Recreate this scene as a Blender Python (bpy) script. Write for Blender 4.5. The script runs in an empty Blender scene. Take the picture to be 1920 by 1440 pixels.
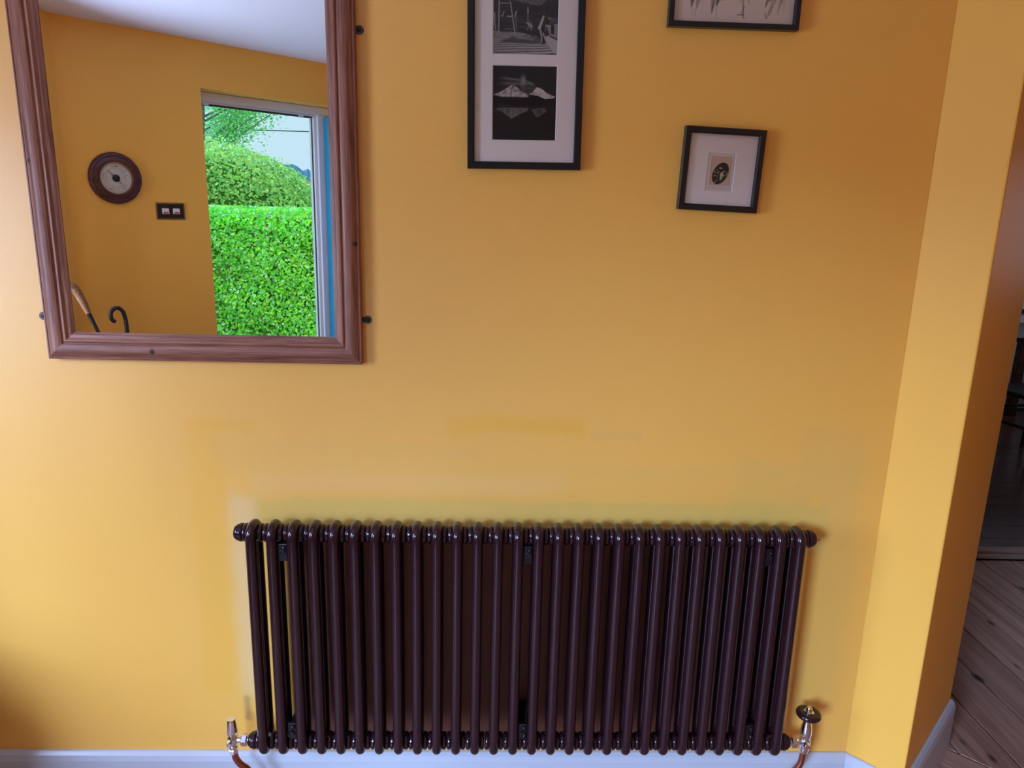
import bpy, math, random
import numpy as np
from mathutils import Vector, Matrix
random.seed(7)
PI = math.pi
S = bpy.context.scene
COL = S.collection

# ------------------------------------------------------------------ camera
cam_d = bpy.data.cameras.new('camera')
cam = bpy.data.objects.new('camera', cam_d); COL.objects.link(cam)
YAW, PITCH, ROLL, FPX = 0.0303, 0.2317, 0.0248, 1370.0
cam_d.sensor_fit = 'HORIZONTAL'; cam_d.sensor_width = 36.0
cam_d.lens = 36.0 * FPX / 1920.0
cam_d.clip_start = 0.02; cam_d.clip_end = 3000
fwd = Vector((math.sin(YAW) * math.cos(PITCH), math.cos(YAW) * math.cos(PITCH), -math.sin(PITCH)))
rgt = Vector((math.cos(YAW), -math.sin(YAW), 0)); upv = rgt.cross(fwd)
r2 = rgt * math.cos(ROLL) + upv * math.sin(ROLL)
u2 = -rgt * math.sin(ROLL) + upv * math.cos(ROLL)
cam.matrix_world = Matrix(((r2.x, u2.x, -fwd.x, -0.0925), (r2.y, u2.y, -fwd.y, -1.6103), (r2.z, u2.z, -fwd.z, 1.501), (0, 0, 0, 1)))
S.camera = cam

# ------------------------------------------------------------------ sky, sun, exposure
w = bpy.data.worlds.new('sky'); S.world = w; w.use_nodes = True
bg = w.node_tree.nodes['Background']
bg.inputs['Color'].default_value = (0.62, 0.87, 1.0, 1)
bg.inputs['Strength'].default_value = 0.95
sun_d = bpy.data.lights.new('hazy_sun', 'SUN')
sun = bpy.data.objects.new('hazy_sun', sun_d); COL.objects.link(sun)
SUN_AZ, SUN_EL = math.radians(35), math.radians(24)      # travel direction, measured from +y towards +x
sun_dir = Vector((math.sin(SUN_AZ) * math.cos(SUN_EL), math.cos(SUN_AZ) * math.cos(SUN_EL), -math.sin(SUN_EL)))
sun.rotation_euler = sun_dir.to_track_quat('-Z', 'Y').to_euler()
sun_d.energy = 13.6; sun_d.angle = math.radians(36); sun_d.color = (0.62, 0.94, 1.65)
# added fill lamp, tilted, behind an added west window (built below)
win_d = bpy.data.lights.new('west_fill_light', 'AREA'); win_d.shape = 'RECTANGLE'; win_d.size = 1.00; win_d.size_y = 1.20
win = bpy.data.objects.new('west_fill_light', win_d); COL.objects.link(win)
win.location = (-2.42, -1.35, 1.35); win.rotation_euler = Vector((0.94, -0.34, 0)).to_track_quat('-Z', 'Z').to_euler()
win_d.energy = 54.0; win_d.color = (0.77, 0.94, 1.50)
din_d = bpy.data.lights.new('dining_fill_light', 'AREA'); din_d.shape = 'RECTANGLE'; din_d.size = 0.90; din_d.size_y = 1.00  # added fill lamp for the far room, behind an added window
din = bpy.data.objects.new('dining_fill_light', din_d); COL.objects.link(din)
din.location = (5.16, 3.55, 1.50); din.rotation_euler = Vector((-1, 0, 0)).to_track_quat('-Z', 'Z').to_euler()
din_d.energy = 8.0; din_d.color = (0.80, 0.92, 1.15)
S.view_settings.view_transform = 'Standard'; S.view_settings.look = 'None'
S.view_settings.gamma = 1.0; S.view_settings.use_curve_mapping = False
S.view_settings.exposure = 0.07
S.cycles.max_bounces = 10; S.cycles.diffuse_bounces = 8; S.cycles.glossy_bounces = 6
S.cycles.transparent_max_bounces = 12
S.cycles.sample_clamp_indirect = 6.0
S.cycles.use_denoising = True

# ------------------------------------------------------------------ helpers
def props(o, label=None, cat=None, group=None, kind=None):
    if label: o['label'] = label
    if cat: o['category'] = cat
    if group: o['group'] = group
    if kind: o['kind'] = kind
    return o

def empty(name, loc=(0, 0, 0), rz=0.0, label=None, cat=None, group=None, kind=None, parent=None):
    o = bpy.data.objects.new(name, None); COL.objects.link(o)
    o.location = loc; o.rotation_euler = (0, 0, rz); o.empty_display_size = 0.05
    if parent: o.parent = parent
    return props(o, label, cat, group, kind)

class MB:
    def __init__(s): s.v = []; s.f = []; s.col = []
    def add(s, vs, fs):
        n = len(s.v); s.v += [tuple(v) for v in vs]; s.f += [tuple(i + n for i in f) for f in fs]; return s
    def box(s, x0, x1, y0, y1, z0, z1):
        return s.add([(x0, y0, z0), (x1, y0, z0), (x1, y1, z0), (x0, y1, z0), (x0, y0, z1), (x1, y0, z1), (x1, y1, z1), (x0, y1, z1)],
                     [(0, 3, 2, 1), (4, 5, 6, 7), (0, 1, 5, 4), (1, 2, 6, 5), (2, 3, 7, 6), (3, 0, 4, 7)])
    def prism(s, poly, z0, z1):                      # poly counter-clockwise
        n = len(poly)
        vs = [(x, y, z0) for x, y in poly] + [(x, y, z1) for x, y in poly]
        fs = [tuple(range(n - 1, -1, -1)), tuple(range(n, 2 * n))] + [(i, (i + 1) % n, n + (i + 1) % n, n + i) for i in range(n)]
        return s.add(vs, fs)
    def tube(s, pts, rad, n=12, closed=False, cap=True):
        pts = [Vector(p) for p in pts]; m = len(pts)
        rs = rad if isinstance(rad, (list, tuple)) else [rad] * m
        tang = []
        for i in range(m):
            a = pts[(i - 1) % m] if (closed or i > 0) else pts[i]
            b = pts[(i + 1) % m] if (closed or i < m - 1) else pts[i]
            tang.append((b - a).normalized())
        ref = Vector((1, 0, 0)) if abs(tang[0].x) < 0.8 else Vector((0, 0, 1))
        nrm = (ref - tang[0] * ref.dot(tang[0])).normalized()
        vs = []; 
        for i in range(m):
            nrm = (nrm - tang[i] * nrm.dot(tang[i])).normalized()
            bn = tang[i].cross(nrm)
            for k in range(n):
                a = 2 * PI * k / n
                vs.append(pts[i] + (nrm * math.cos(a) + bn * math.sin(a)) * rs[i])
        fs = []
        for i in range(m if closed else m - 1):
            j = (i + 1) % m
            for k in range(n):
                k2 = (k + 1) % n
                fs.append((i * n + k, i * n + k2, j * n + k2, j * n + k))
        if cap and not closed:
            fs.append(tuple(range(n - 1, -1, -1))); fs.append(tuple((m - 1) * n + k for k in range(n)))
        return s.add(vs, fs)
    def lathe(s, prof, origin=(0, 0, 0), axis=(0, 0, 1), n=24, cap=True):   # prof: (radius, height along axis)
        ax = Vector(axis).normalized(); o = Vector(origin)
        e1 = ax.orthogonal().normalized(); e2 = ax.cross(e1)
        vs = []
        for r, h in prof:
            for k in range(n):
                a = 2 * PI * k / n
                vs.append(o + ax * h + (e1 * math.cos(a) + e2 * math.sin(a)) * max(r, 1e-5))
        fs = []
        for i in range(len(prof) - 1):
            for k in range(n):
                k2 = (k + 1) % n
                fs.append((i * n + k, i * n + k2, (i + 1) * n + k2, (i + 1) * n + k))
        if cap: fs.append(tuple(range(n - 1, -1, -1))); fs.append(tuple((len(prof) - 1) * n + k for k in range(n)))
        return s.add(vs, fs)
    def mesh(s, name):
        me = bpy.data.meshes.new(name); me.from_pydata(s.v, [], s.f); me.update(); return me
    def obj(s, name, mat, parent=None, smooth=False, bevel=0.0, label=None, cat=None, group=None, kind=None, loc=None, rot=None, auto=None):
        me = s.mesh(name); me.materials.append(mat)
        if smooth:
            me.polygons.foreach_set('use_smooth', [True] * len(me.polygons))
            if auto:
                me.set_sharp_from_angle(angle=math.radians(auto))
        o = bpy.data.objects.new(name, me); COL.objects.link(o)
        if parent: o.parent = parent
        if loc: o.location = loc
        if rot: o.rotation_euler = rot
        if bevel:
            b = o.modifiers.new('bevel', 'BEVEL'); b.width = bevel; b.segments = 2; b.limit_method = 'ANGLE'
        return props(o, label, cat, group, kind)

# ------------------------------------------------------------------ materials
def newmat(name):
    m = bpy.data.materials.new(name); m.use_nodes = True
    return m, m.node_tree, m.node_tree.nodes['Principled BSDF']

def pmat(name, col, rough=0.5, metal=0.0, spec=0.5, coat=0.0, bump=None, vary=None):
    m, nt, b = newmat(name)
    b.inputs['Base Color'].default_value = (*col, 1); b.inputs['Roughness'].default_value = rough
    b.inputs['Metallic'].default_value = metal; b.inputs['Specular IOR Level'].default_value = spec
    b.inputs['Coat Weight'].default_value = coat
    tc = nt.nodes.new('ShaderNodeTexCoord')
    if bump:
        n = nt.nodes.new('ShaderNodeTexNoise'); n.inputs['Scale'].default_value = bump[0]; n.inputs['Detail'].default_value = 3
        bp = nt.nodes.new('ShaderNodeBump'); bp.inputs['Strength'].default_value = bump[1]; bp.inputs['Distance'].default_value = bump[2]
        nt.links.new(tc.outputs['Object'], n.inputs['Vector']); nt.links.new(n.outputs['Fac'], bp.inputs['Height'])
        nt.links.new(bp.outputs['Normal'], b.inputs['Normal'])
    if vary:
        n = nt.nodes.new('ShaderNodeTexNoise'); n.inputs['Scale'].default_value = vary[0]; n.inputs['Detail'].default_value = 4
        mx = nt.nodes.new('ShaderNodeMix'); mx.data_type = 'RGBA'
        mx.inputs['A'].default_value = (*[c * (1 - vary[1]) for c in col], 1); mx.inputs['B'].default_value = (*[min(1, c * (1 + vary[1])) for c in col], 1)
        nt.links.new(tc.outputs['Object'], n.inputs['Vector']); nt.links.new(n.outputs['Fac'], mx.inputs['Factor'])
        nt.links.new(mx.outputs['Result'], b.inputs['Base Color'])
    return m

def math_node(nt, op, a, b=None, clamp=False):
    n = nt.nodes.new('ShaderNodeMath'); n.operation = op; n.use_clamp = clamp
    for i, v in enumerate((a, b)):
        if v is None: continue
        if isinstance(v, (int, float)): n.inputs[i].default_value = v
        else: nt.links.new(v, n.inputs[i])
    return n.outputs[0]

def smooth(nt, v, a, b):
    n = nt.nodes.new('ShaderNodeMapRange'); n.interpolation_type = 'SMOOTHSTEP'
    n.inputs['From Min'].default_value = a; n.inputs['From Max'].default_value = b
    nt.links.new(v, n.inputs['Value']); return n.outputs['Result']

def mixcol(nt, fac, a, b):
    n = nt.nodes.new('ShaderNodeMix'); n.data_type = 'RGBA'
    if isinstance(fac, (int, float)): n.inputs['Factor'].default_value = fac
    else: nt.links.new(fac, n.inputs['Factor'])
    for k, v in (('A', a), ('B', b)):
        if isinstance(v, tuple): n.inputs[k].default_value = (*v, 1)
        else: nt.links.new(v, n.inputs[k])
    return n.outputs['Result']

YEL = (0.93, 0.49, 0.082)
def yellow_wall(name, patches=(), spec=0.40):
    """satin yellow emulsion; patches = (x0, x1, z0, z1, edge, amount, colour) touched-up paint areas"""
    m, nt, b = newmat(name)
    b.inputs['Roughness'].default_value = 0.46; b.inputs['Specular IOR Level'].default_value = spec
    tc = nt.nodes.new('ShaderNodeTexCoord')
    sx = nt.nodes.new('ShaderNodeSeparateXYZ'); nt.links.new(tc.outputs['Object'], sx.inputs['Vector'])
    big = nt.nodes.new('ShaderNodeTexNoise'); big.inputs['Scale'].default_value = 2.2; big.inputs['Detail'].default_value = 3
    nt.links.new(tc.outputs['Object'], big.inputs['Vector'])
    col = mixcol(nt, big.outputs['Fac'], tuple(c * 0.96 for c in YEL), tuple(min(1, c * 1.04) for c in YEL))
    extra_h = None
    if patches:
        nz = nt.nodes.new('ShaderNodeTexNoise'); nz.inputs['Scale'].default_value = 7.0; nz.inputs['Detail'].default_value = 5; nz.inputs['Roughness'].default_value = 0.65
        nt.links.new(tc.outputs['Object'], nz.inputs['Vector'])
        sc = nt.nodes.new('ShaderNodeSeparateColor'); nt.links.new(nz.outputs['Color'], sc.inputs['Color'])
        for x0, x1, z0, z1, e, wob, amt, c in patches:
            dx = math_node(nt, 'MULTIPLY', math_node(nt, 'SUBTRACT', sc.outputs['Red'], 0.5), wob)
            dz = math_node(nt, 'MULTIPLY', math_node(nt, 'SUBTRACT', sc.outputs['Green'], 0.5), wob)
            X = math_node(nt, 'ADD', sx.outputs['X'], dx); Z = math_node(nt, 'ADD', sx.outputs['Z'], dz)
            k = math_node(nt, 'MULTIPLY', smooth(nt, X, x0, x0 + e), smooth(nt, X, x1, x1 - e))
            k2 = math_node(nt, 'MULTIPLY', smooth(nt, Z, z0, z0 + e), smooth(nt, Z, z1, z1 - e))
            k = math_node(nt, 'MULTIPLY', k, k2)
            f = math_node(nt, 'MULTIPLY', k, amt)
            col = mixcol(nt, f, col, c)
    nt.links.new(col, b.inputs['Base Color'])
    fine = nt.nodes.new('ShaderNodeTexNoise'); fine.inputs['Scale'].default_value = 320; fine.inputs['Detail'].default_value = 3
    nt.links.new(tc.outputs['Object'], fine.inputs['Vector'])
    mid = nt.nodes.new('ShaderNodeTexNoise'); mid.inputs['Scale'].default_value = 26; mid.inputs['Detail'].default_value = 4
    nt.links.new(tc.outputs['Object'], mid.inputs['Vector'])
    h = math_node(nt, 'ADD', math_node(nt, 'MULTIPLY', fine.outputs['Fac'], 0.35), math_node(nt, 'MULTIPLY', mid.outputs['Fac'], 0.8))
    if patches:      # rough filler showing through at the left end and above the radiator
        rg = nt.nodes.new('ShaderNodeTexNoise'); rg.inputs['Scale'].default_value = 75; rg.inputs['Detail'].default_value = 5; rg.inputs['Distortion'].default_value = 1.2
        nt.links.new(tc.outputs['Object'], rg.inputs['Vector'])
        ka = math_node(nt, 'MULTIPLY', smooth(nt, sx.outputs['X'], -0.735, -0.68), smooth(nt, sx.outputs['X'], -0.60, -0.63))
        kb = math_node(nt, 'MULTIPLY', smooth(nt, sx.outputs['Z'], 0.80, 0.86), smooth(nt, sx.outputs['Z'], 1.04, 0.95))
        kb = math_node(nt, 'MULTIPLY', kb, math_node(nt, 'MULTIPLY', smooth(nt, sx.outputs['X'], -0.80, -0.7), smooth(nt, sx.outputs['X'], 0.84, 0.7)))
        kk = math_node(nt, 'MAXIMUM', math_node(nt, 'MULTIPLY', ka, math_node(nt, 'MULTIPLY', smooth(nt, sx.outputs['Z'], 0.25, 0.32), smooth(nt, sx.outputs['Z'], 0.92, 0.82))), math_node(nt, 'MULTIPLY', kb, 0.45))
        h = math_node(nt, 'ADD', h, math_node(nt, 'MULTIPLY', math_node(nt, 'MULTIPLY', rg.outputs['Fac'], kk), 1.6))
    bp = nt.nodes.new('ShaderNodeBump'); bp.inputs['Strength'].default_value = 0.22; bp.inputs['Distance'].default_value = 0.0022
    nt.links.new(h, bp.inputs['Height']); nt.links.new(bp.outputs['Normal'], b.inputs['Normal'])
    return m

def wood(name, dark, light, scale=1.0, rough=0.45, knots=(), axis='X', ring=22.0, along=1.2, spec=0.4, kcol=(0.03, 0.012, 0.01), rand=False):
    """grain stretched along one object axis; knots = (x, y, z, radius) in object space"""
    m, nt, b = newmat(name)
    b.inputs['Roughness'].default_value = rough; b.inputs['Specular IOR Level'].default_value = spec
    tc = nt.nodes.new('ShaderNodeTexCoord'); mp = nt.nodes.new('ShaderNodeMapping')
    s = [ring * scale] * 3; s['XYZ'.index(axis)] = along * scale
    mp.inputs['Scale'].default_value = s
    src = tc.outputs['Object']
    if rand:
        oi = nt.nodes.new('ShaderNodeObjectInfo'); va = nt.nodes.new('ShaderNodeVectorMath'); va.operation = 'ADD'
        cb = nt.nodes.new('ShaderNodeCombineXYZ')
        for k in range(3): nt.links.new(math_node(nt, 'MULTIPLY', oi.outputs['Random'], 7.0 + 5 * k), cb.inputs[k])
        nt.links.new(src, va.inputs[0]); nt.links.new(cb.outputs[0], va.inputs[1]); src = va.outputs[0]
    nt.links.new(src, mp.inputs['Vector'])
    n = nt.nodes.new('ShaderNodeTexNoise'); n.inputs['Scale'].default_value = 1.6; n.inputs['Detail'].default_value = 6; n.inputs['Distortion'].default_value = 0.7
    nt.links.new(mp.outputs[0], n.inputs['Vector'])
    n2 = nt.nodes.new('ShaderNodeTexNoise'); n2.inputs['Scale'].default_value = 9; n2.inputs['Detail'].default_value = 4
    nt.links.new(mp.outputs[0], n2.inputs['Vector'])
    f = math_node(nt, 'ADD', math_node(nt, 'MULTIPLY', n.outputs['Fac'], 0.75), math_node(nt, 'MULTIPLY', n2.outputs['Fac'], 0.35))
    col = mixcol(nt, smooth(nt, f, 0.36, 0.72), dark, light)
    if rand:
        col = mixcol(nt, math_node(nt, 'MULTIPLY', oi.outputs['Random'], 0.55), col, dark)
        kn = nt.nodes.new('ShaderNodeTexVoronoi'); kn.inputs['Scale'].default_value = 1.0
        mk = nt.nodes.new('ShaderNodeMapping'); sk = [9.0] * 3; sk['XYZ'.index(axis)] = 4.0; mk.inputs['Scale'].default_value = sk
        nt.links.new(src, mk.inputs['Vector']); nt.links.new(mk.outputs[0], kn.inputs['Vector'])
        col = mixcol(nt, math_node(nt, 'SUBTRACT', 1.0, smooth(nt, kn.outputs['Distance'], 0.06, 0.13)), col, kcol)
    for kx, ky, kz, kr in knots:
        vd = nt.nodes.new('ShaderNodeVectorMath'); vd.operation = 'DISTANCE'
        nt.links.new(tc.outputs['Object'], vd.inputs[0]); vd.inputs[1].default_value = (kx, ky, kz)
        ds = math_node(nt, 'ADD', vd.outputs['Value'], math_node(nt, 'MULTIPLY', n2.outputs['Fac'], kr * 0.8))
        col = mixcol(nt, math_node(nt, 'SUBTRACT', 1.0, smooth(nt, ds, kr * 0.6, kr * 1.5)), col, kcol)
    nt.links.new(col, b.inputs['Base Color'])
    bp = nt.nodes.new('ShaderNodeBump'); bp.inputs['Strength'].default_value = 0.25; bp.inputs['Distance'].default_value = 0.001
    nt.links.new(f, bp.inputs['Height']); nt.links.new(bp.outputs['Normal'], b.inputs['Normal'])
    return m

def attr_mat(name, rough=0.6, spec=0.3, translucent=0.0):
    m, nt, b = newmat(name)
    a = nt.nodes.new('ShaderNodeAttribute'); a.attribute_name = 'Col'
    nt.links.new(a.outputs['Color'], b.inputs['Base Color'])
    b.inputs['Roughness'].default_value = rough; b.inputs['Specular IOR Level'].default_value = spec
    if translucent:
        t = nt.nodes.new('ShaderNodeBsdfTranslucent'); nt.links.new(a.outputs['Color'], t.inputs['Color'])
        mx = nt.nodes.new('ShaderNodeMixShader'); mx.inputs[0].default_value = translucent
        nt.links.new(b.outputs[0], mx.inputs[1]); nt.links.new(t.outputs[0], mx.inputs[2])
        nt.links.new(mx.outputs[0], nt.nodes['Material Output'].inputs['Surface'])
    return m

def glass_mat(name, tint=(1, 1, 1), refl=0.06):
    m = bpy.data.materials.new(name); m.use_nodes = True; nt = m.node_tree
    nt.nodes.remove(nt.nodes['Principled BSDF'])
    t = nt.nodes.new('ShaderNodeBsdfTransparent'); t.inputs[0].default_value = (*tint, 1)
    g = nt.nodes.new('ShaderNodeBsdfGlossy'); g.inputs['Roughness'].default_value = 0.02
    fr = nt.nodes.new('ShaderNodeFresnel'); fr.inputs['IOR'].default_value = 1.12
    mx = nt.nodes.new('ShaderNodeMixShader')
    nt.links.new(fr.outputs[0], mx.inputs[0]); nt.links.new(t.outputs[0], mx.inputs[1]); nt.links.new(g.outputs[0], mx.inputs[2])
    nt.links.new(mx.outputs[0], nt.nodes['Material Output'].inputs['Surface'])
    return m

GREEN_Y = (0.72, 0.50, 0.11); DEEP_Y = (0.90, 0.45, 0.035); PALE = (0.88, 0.64, 0.32)
ORANGE_Y = (0.92, 0.48, 0.06); DULL = (0.74, 0.47, 0.13)
M = {}
M['wall'] = yellow_wall('yellow_paint')
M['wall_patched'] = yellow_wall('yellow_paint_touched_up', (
    # x0, x1, z0, z1, edge, wobble, amount, colour
    (-0.790, -0.695, 0.31, 1.032, 0.012, 0.015, 0.36, DEEP_Y),
    (-0.790, -0.615, 0.992, 1.033, 0.010, 0.015, 0.45, DEEP_Y),
    (-0.742, -0.10, 0.925, 0.985, 0.02, 0.04, 0.16, DULL),
    (-0.720, 0.62, 0.88, 0.945, 0.03, 0.05, 0.16, GREEN_Y),
    (-0.195, 0.145, 0.992, 1.055, 0.022, 0.07, 0.62, DEEP_Y),
    (0.137, 0.262, 0.988, 1.017, 0.008, 0.02, 0.30, DULL),
    (-0.48, -0.12, 0.965, 0.992, 0.010, 0.05, 0.22, ORANGE_Y),
    (0.46, 0.83, 0.26, 0.975, 0.05, 0.06, 0.26, GREEN_Y),
    (0.62, 0.80, 0.70, 1.04, 0.03, 0.05, 0.16, DULL),
    (-0.650, 0.73, 0.70, 0.842, 0.012, 0.03, 0.52, GREEN_Y),
    (-0.66, 0.10, 0.84, 0.915, 0.03, 0.05, 0.14, PALE),
    (-0.722, -0.615, 0.28, 0.87, 0.05, 0.04, 0.48, PALE),
    (-0.712, -0.655, 0.27, 0.37, 0.03, 0.03, 0.3, GREEN_Y),
    (-0.700, -0.672, 0.235, 0.315, 0.014, 0.03, 0.60, (0.36, 0.20, 0.07)),
    (0.665, 0.70, 0.83, 0.87, 0.014, 0.02, 0.5, DEEP_Y),
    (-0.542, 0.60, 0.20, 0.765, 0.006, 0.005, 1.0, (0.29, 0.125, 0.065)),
), spec=0.95)
M['white_gloss'] = pmat('white_gloss_paint', (0.50, 0.52, 0.56), 0.25, spec=0.5, bump=(9, 0.1, 0.002))
M['ceiling'] = pmat('ceiling_white', (0.80, 0.80, 0.86), 0.8, bump=(60, 0.1, 0.002))
M['cream'] = pmat('grey_cream_paint', (0.50, 0.48, 0.52), 0.7, vary=(3, 0.04))
M['floor_base'] = pmat('floor_dark_gap', (0.008, 0.005, 0.004), 0.9, vary=(8, 0.2))
M['board'] = wood('stained_floorboards', (0.27, 0.125, 0.085), (0.58, 0.33, 0.235), axis='Y', ring=20, along=0.9, rough=0.38, rand=True)
M['board_diag'] = wood('stained_floorboards_diagonal', (0.27, 0.125, 0.085), (0.58, 0.33, 0.235), axis='X', ring=20, along=0.9, rough=0.38, rand=True)
M['dark_board'] = wood('dark_polished_boards', (0.06, 0.022, 0.014), (0.13, 0.05, 0.03), axis='X', ring=20, along=0.9, rough=0.25, rand=True)
M['threshold'] = wood('threshold_oak', (0.26, 0.15, 0.11), (0.45, 0.30, 0.23), axis='X', ring=30, rough=0.4)
M['rad'] = pmat('aubergine_radiator_paint', (0.024, 0.0065, 0.0095), 0.17, metal=0.0, spec=0.5, bump=(700, 0.16, 0.0003))
M['bracket'] = pmat('black_bracket', (0.006, 0.004, 0.006), 0.4)
M['chrome'] = pmat('chrome', (0.80, 0.80, 0.82), 0.10, metal=1.0, bump=(120, 0.02, 0.0005))
M['copper'] = pmat('copper_pipe', (0.40, 0.135, 0.095), 0.33, metal=1.0, bump=(260, 0.15, 0.0008))
M['brass'] = pmat('brass', (0.70, 0.48, 0.18), 0.25, metal=1.0, bump=(100, 0.05, 0.0005))
M['black_frame'] = pmat('black_satin_frame', (0.010, 0.011, 0.012), 0.32, spec=0.45, bump=(200, 0.05, 0.0003))
M['mat'] = pmat('mount_board', (0.86, 0.77, 0.72), 0.85, bump=(500, 0.05, 0.0003))
M['bevel'] = pmat('mount_bevel_core', (0.92, 0.91, 0.90), 0.7, bump=(400, 0.02, 0.0002))
M['print'] = attr_mat('printed_paper', 0.55, 0.3)
M['pane'] = glass_mat('picture_glass', (0.99, 0.99, 0.99))
M['backing'] = pmat('brown_backing_board', (0.20, 0.12, 0.07), 0.8, vary=(30, 0.1))
M['teal'] = pmat('teal_door_paint', (0.010, 0.27, 0.44), 0.35, spec=0.5, vary=(4, 0.08))
M['upvc'] = pmat('white_door_frame', (0.80, 0.80, 0.86), 0.35, bump=(40, 0.03, 0.001))
M['seal'] = pmat('dark_rubber_seal', (0.03, 0.035, 0.04), 0.6, bump=(90, 0.1, 0.0005))
m, nt, b = newmat('mirror_silver')
b.inputs['Base Color'].default_value = (0.90, 0.92, 0.92, 1); b.inputs['Metallic'].default_value = 1.0; b.inputs['Roughness'].default_value = 0.0
M['mirror'] = m

# ------------------------------------------------------------------ the room shell
H = 2.318
def wall(name, mb, mat, label, bevel=0.0):
    return mb.obj(name, mat, bevel=bevel, label=label, cat='wall', kind='structure')
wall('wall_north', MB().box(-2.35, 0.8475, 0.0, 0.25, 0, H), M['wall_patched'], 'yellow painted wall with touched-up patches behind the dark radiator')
wall('wall_northeast', MB().prism([(0.8475, 0.0), (0.9465, -0.099), (1.261, 0.2155), (1.261, 4.4), (0.8475, 4.4)], 0, H), yellow_wall('yellow_paint_matt', spec=0.15),
     'narrow yellow splayed wall at the right, turning into the doorway', bevel=0.004)
wall('wall_sun_block', MB().box(-2.80, -2.43, -2.30, -2.10, -0.15, H + 0.3), M['cream'], 'added pale buttress blocking part of the sun at the side window')  # unseen block added to cut the sun entering the west opening
WY0, WY1, WZ0, WZ1 = -1.86, -0.84, 0.72, 1.98
wall('wall_west', MB().box(-2.35, -2.1, -2.03, WY0, 0, H).box(-2.35, -2.1, WY1, 0.0, 0, H).box(-2.35, -2.1, WY0, WY1, 0, WZ0).box(-2.35, -2.1, WY0, WY1, WZ1, H), M['wall'], 'yellow wall with an added side window at the left end of the hall')
wn = empty('added_window_1', (-2.2, 0, 0), 0, 'added white framed side window for fill light in the left wall', 'window', kind='structure')  # unseen window, added as the opening for the west fill lamp
for a in (WY0, WY1 - 0.05): MB().box(-0.03, 0.03, a, a + 0.05, WZ0, WZ1).obj('window_frame', M['upvc'], wn, bevel=0.003)
for a in (WZ0, WZ1 - 0.05): MB().box(-0.03, 0.03, WY0, WY1, a, a + 0.05).obj('window_frame', M['upvc'], wn, bevel=0.003)
MB().box(-0.02, 0.02, -1.365, -1.335, WZ0, WZ1).obj('glazing_bar', M['upvc'], wn, bevel=0.003)
for a, b_ in ((WY0 + 0.05, -1.365), (-1.335, WY1 - 0.05)): MB().box(-0.004, 0.004, a, b_, WZ0 + 0.05, WZ1 - 0.05).obj('pane', M['pane'], wn)
# splayed wall with the garden door: local x = along the wall, y = into the room
LW = Matrix.Translation((-2.05, -2.07, 0)) @ Matrix.Rotation(-PI / 4, 4, 'Z')
def LP(s, t, z): return LW @ Vector((s, t, z))
LROT = (0, 0, -PI / 4); LLOC = (-2.05, -2.07, 0)
lw = MB().box(-0.33, 0.60, -0.25, 0, 0, H).box(1.445, 2.45, -0.25, 0, 0, H).box(0.60, 1.445, -0.25, 0, 2.087, H)
o = lw.obj('wall_southwest', M['wall'], loc=LLOC, rot=LROT, label='yellow splayed wall holding the garden door, seen in the mirror', cat='wall', kind='structure')
wall('wall_south', MB().box(-0.75, 1.95, -3.85, -3.63, 0, H), M['wall'], 'yellow wall behind the camera')
wall('wall_east', MB().prism([(1.5475, -0.70), (1.75, -0.9025), (1.75, -3.85), (1.95, -3.85), (1.95, -0.60), (5.2, -0.60), (5.2, -0.385), (1.862, -0.385)], 0, H), M['wall'], 'yellow wall on the far side of the doorway')
wall('wall_dining_north', MB().box(1.261, 5.2, 4.2, 4.4, 0, H), M['cream'], 'pale grey far wall of the dark dining room')
wall('wall_dining_east', MB().box(5.0, 5.2, -0.385, 3.05, 0, H).box(5.0, 5.2, 4.05, 4.2, 0, H).box(5.0, 5.2, 3.05, 4.05, 0, 0.98).box(5.0, 5.2, 3.05, 4.05, 2.02, H), M['cream'], 'pale grey side wall of the dark dining room')
wd_ = empty('added_window_2', (5.08, 0, 0), 0, 'added white framed window for fill light in the far room', 'window', kind='structure')  # unseen window, added where the dining fill lamp shines in
for a in (3.05, 4.00): MB().box(-0.03, 0.03, a, a + 0.05, 0.98, 2.02).obj('window_frame', M['upvc'], wd_, bevel=0.003)
for a in (0.98, 1.97): MB().box(-0.03, 0.03, 3.05, 4.05, a, a + 0.05).obj('window_frame', M['upvc'], wd_, bevel=0.003)
MB().box(-0.004, 0.004, 3.10, 4.00, 1.03, 1.97).obj('pane', M['pane'], wd_)
MB().prism([(-2.40, -2.02), (-2.37, -2.12), (-0.52, -3.95), (5.25, -3.95), (5.25, 4.45), (-2.40, 4.45)], H, H + 0.12).obj(
    'ceiling', M['ceiling'], label='plain white ceiling of the hall', cat='ceiling', kind='structure')

# floor: dark base and every board a piece of its own
FPOLY = [(-2.40, -2.05), (-0.55, -3.95), (5.25, -3.95), (5.25, 4.45), (-2.40, 4.45)]
floor = MB().prism(FPOLY, -0.12, -0.018).obj('floor', M['floor_base'], label='stained pine floorboards of the hall and passage', cat='floor', kind='structure')
def boards(me_len, width, along_rot, spots, mat, name='floor_board'):
    for (x, y, L, wd) in spots:
        o = MB().box(-L / 2, L / 2, -wd / 2, wd / 2, -0.018, 0).obj(name, mat, parent=floor, bevel=0.0016)
        o.location = (x, y, 0); o.rotation_euler = (0, 0, along_rot)
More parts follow.
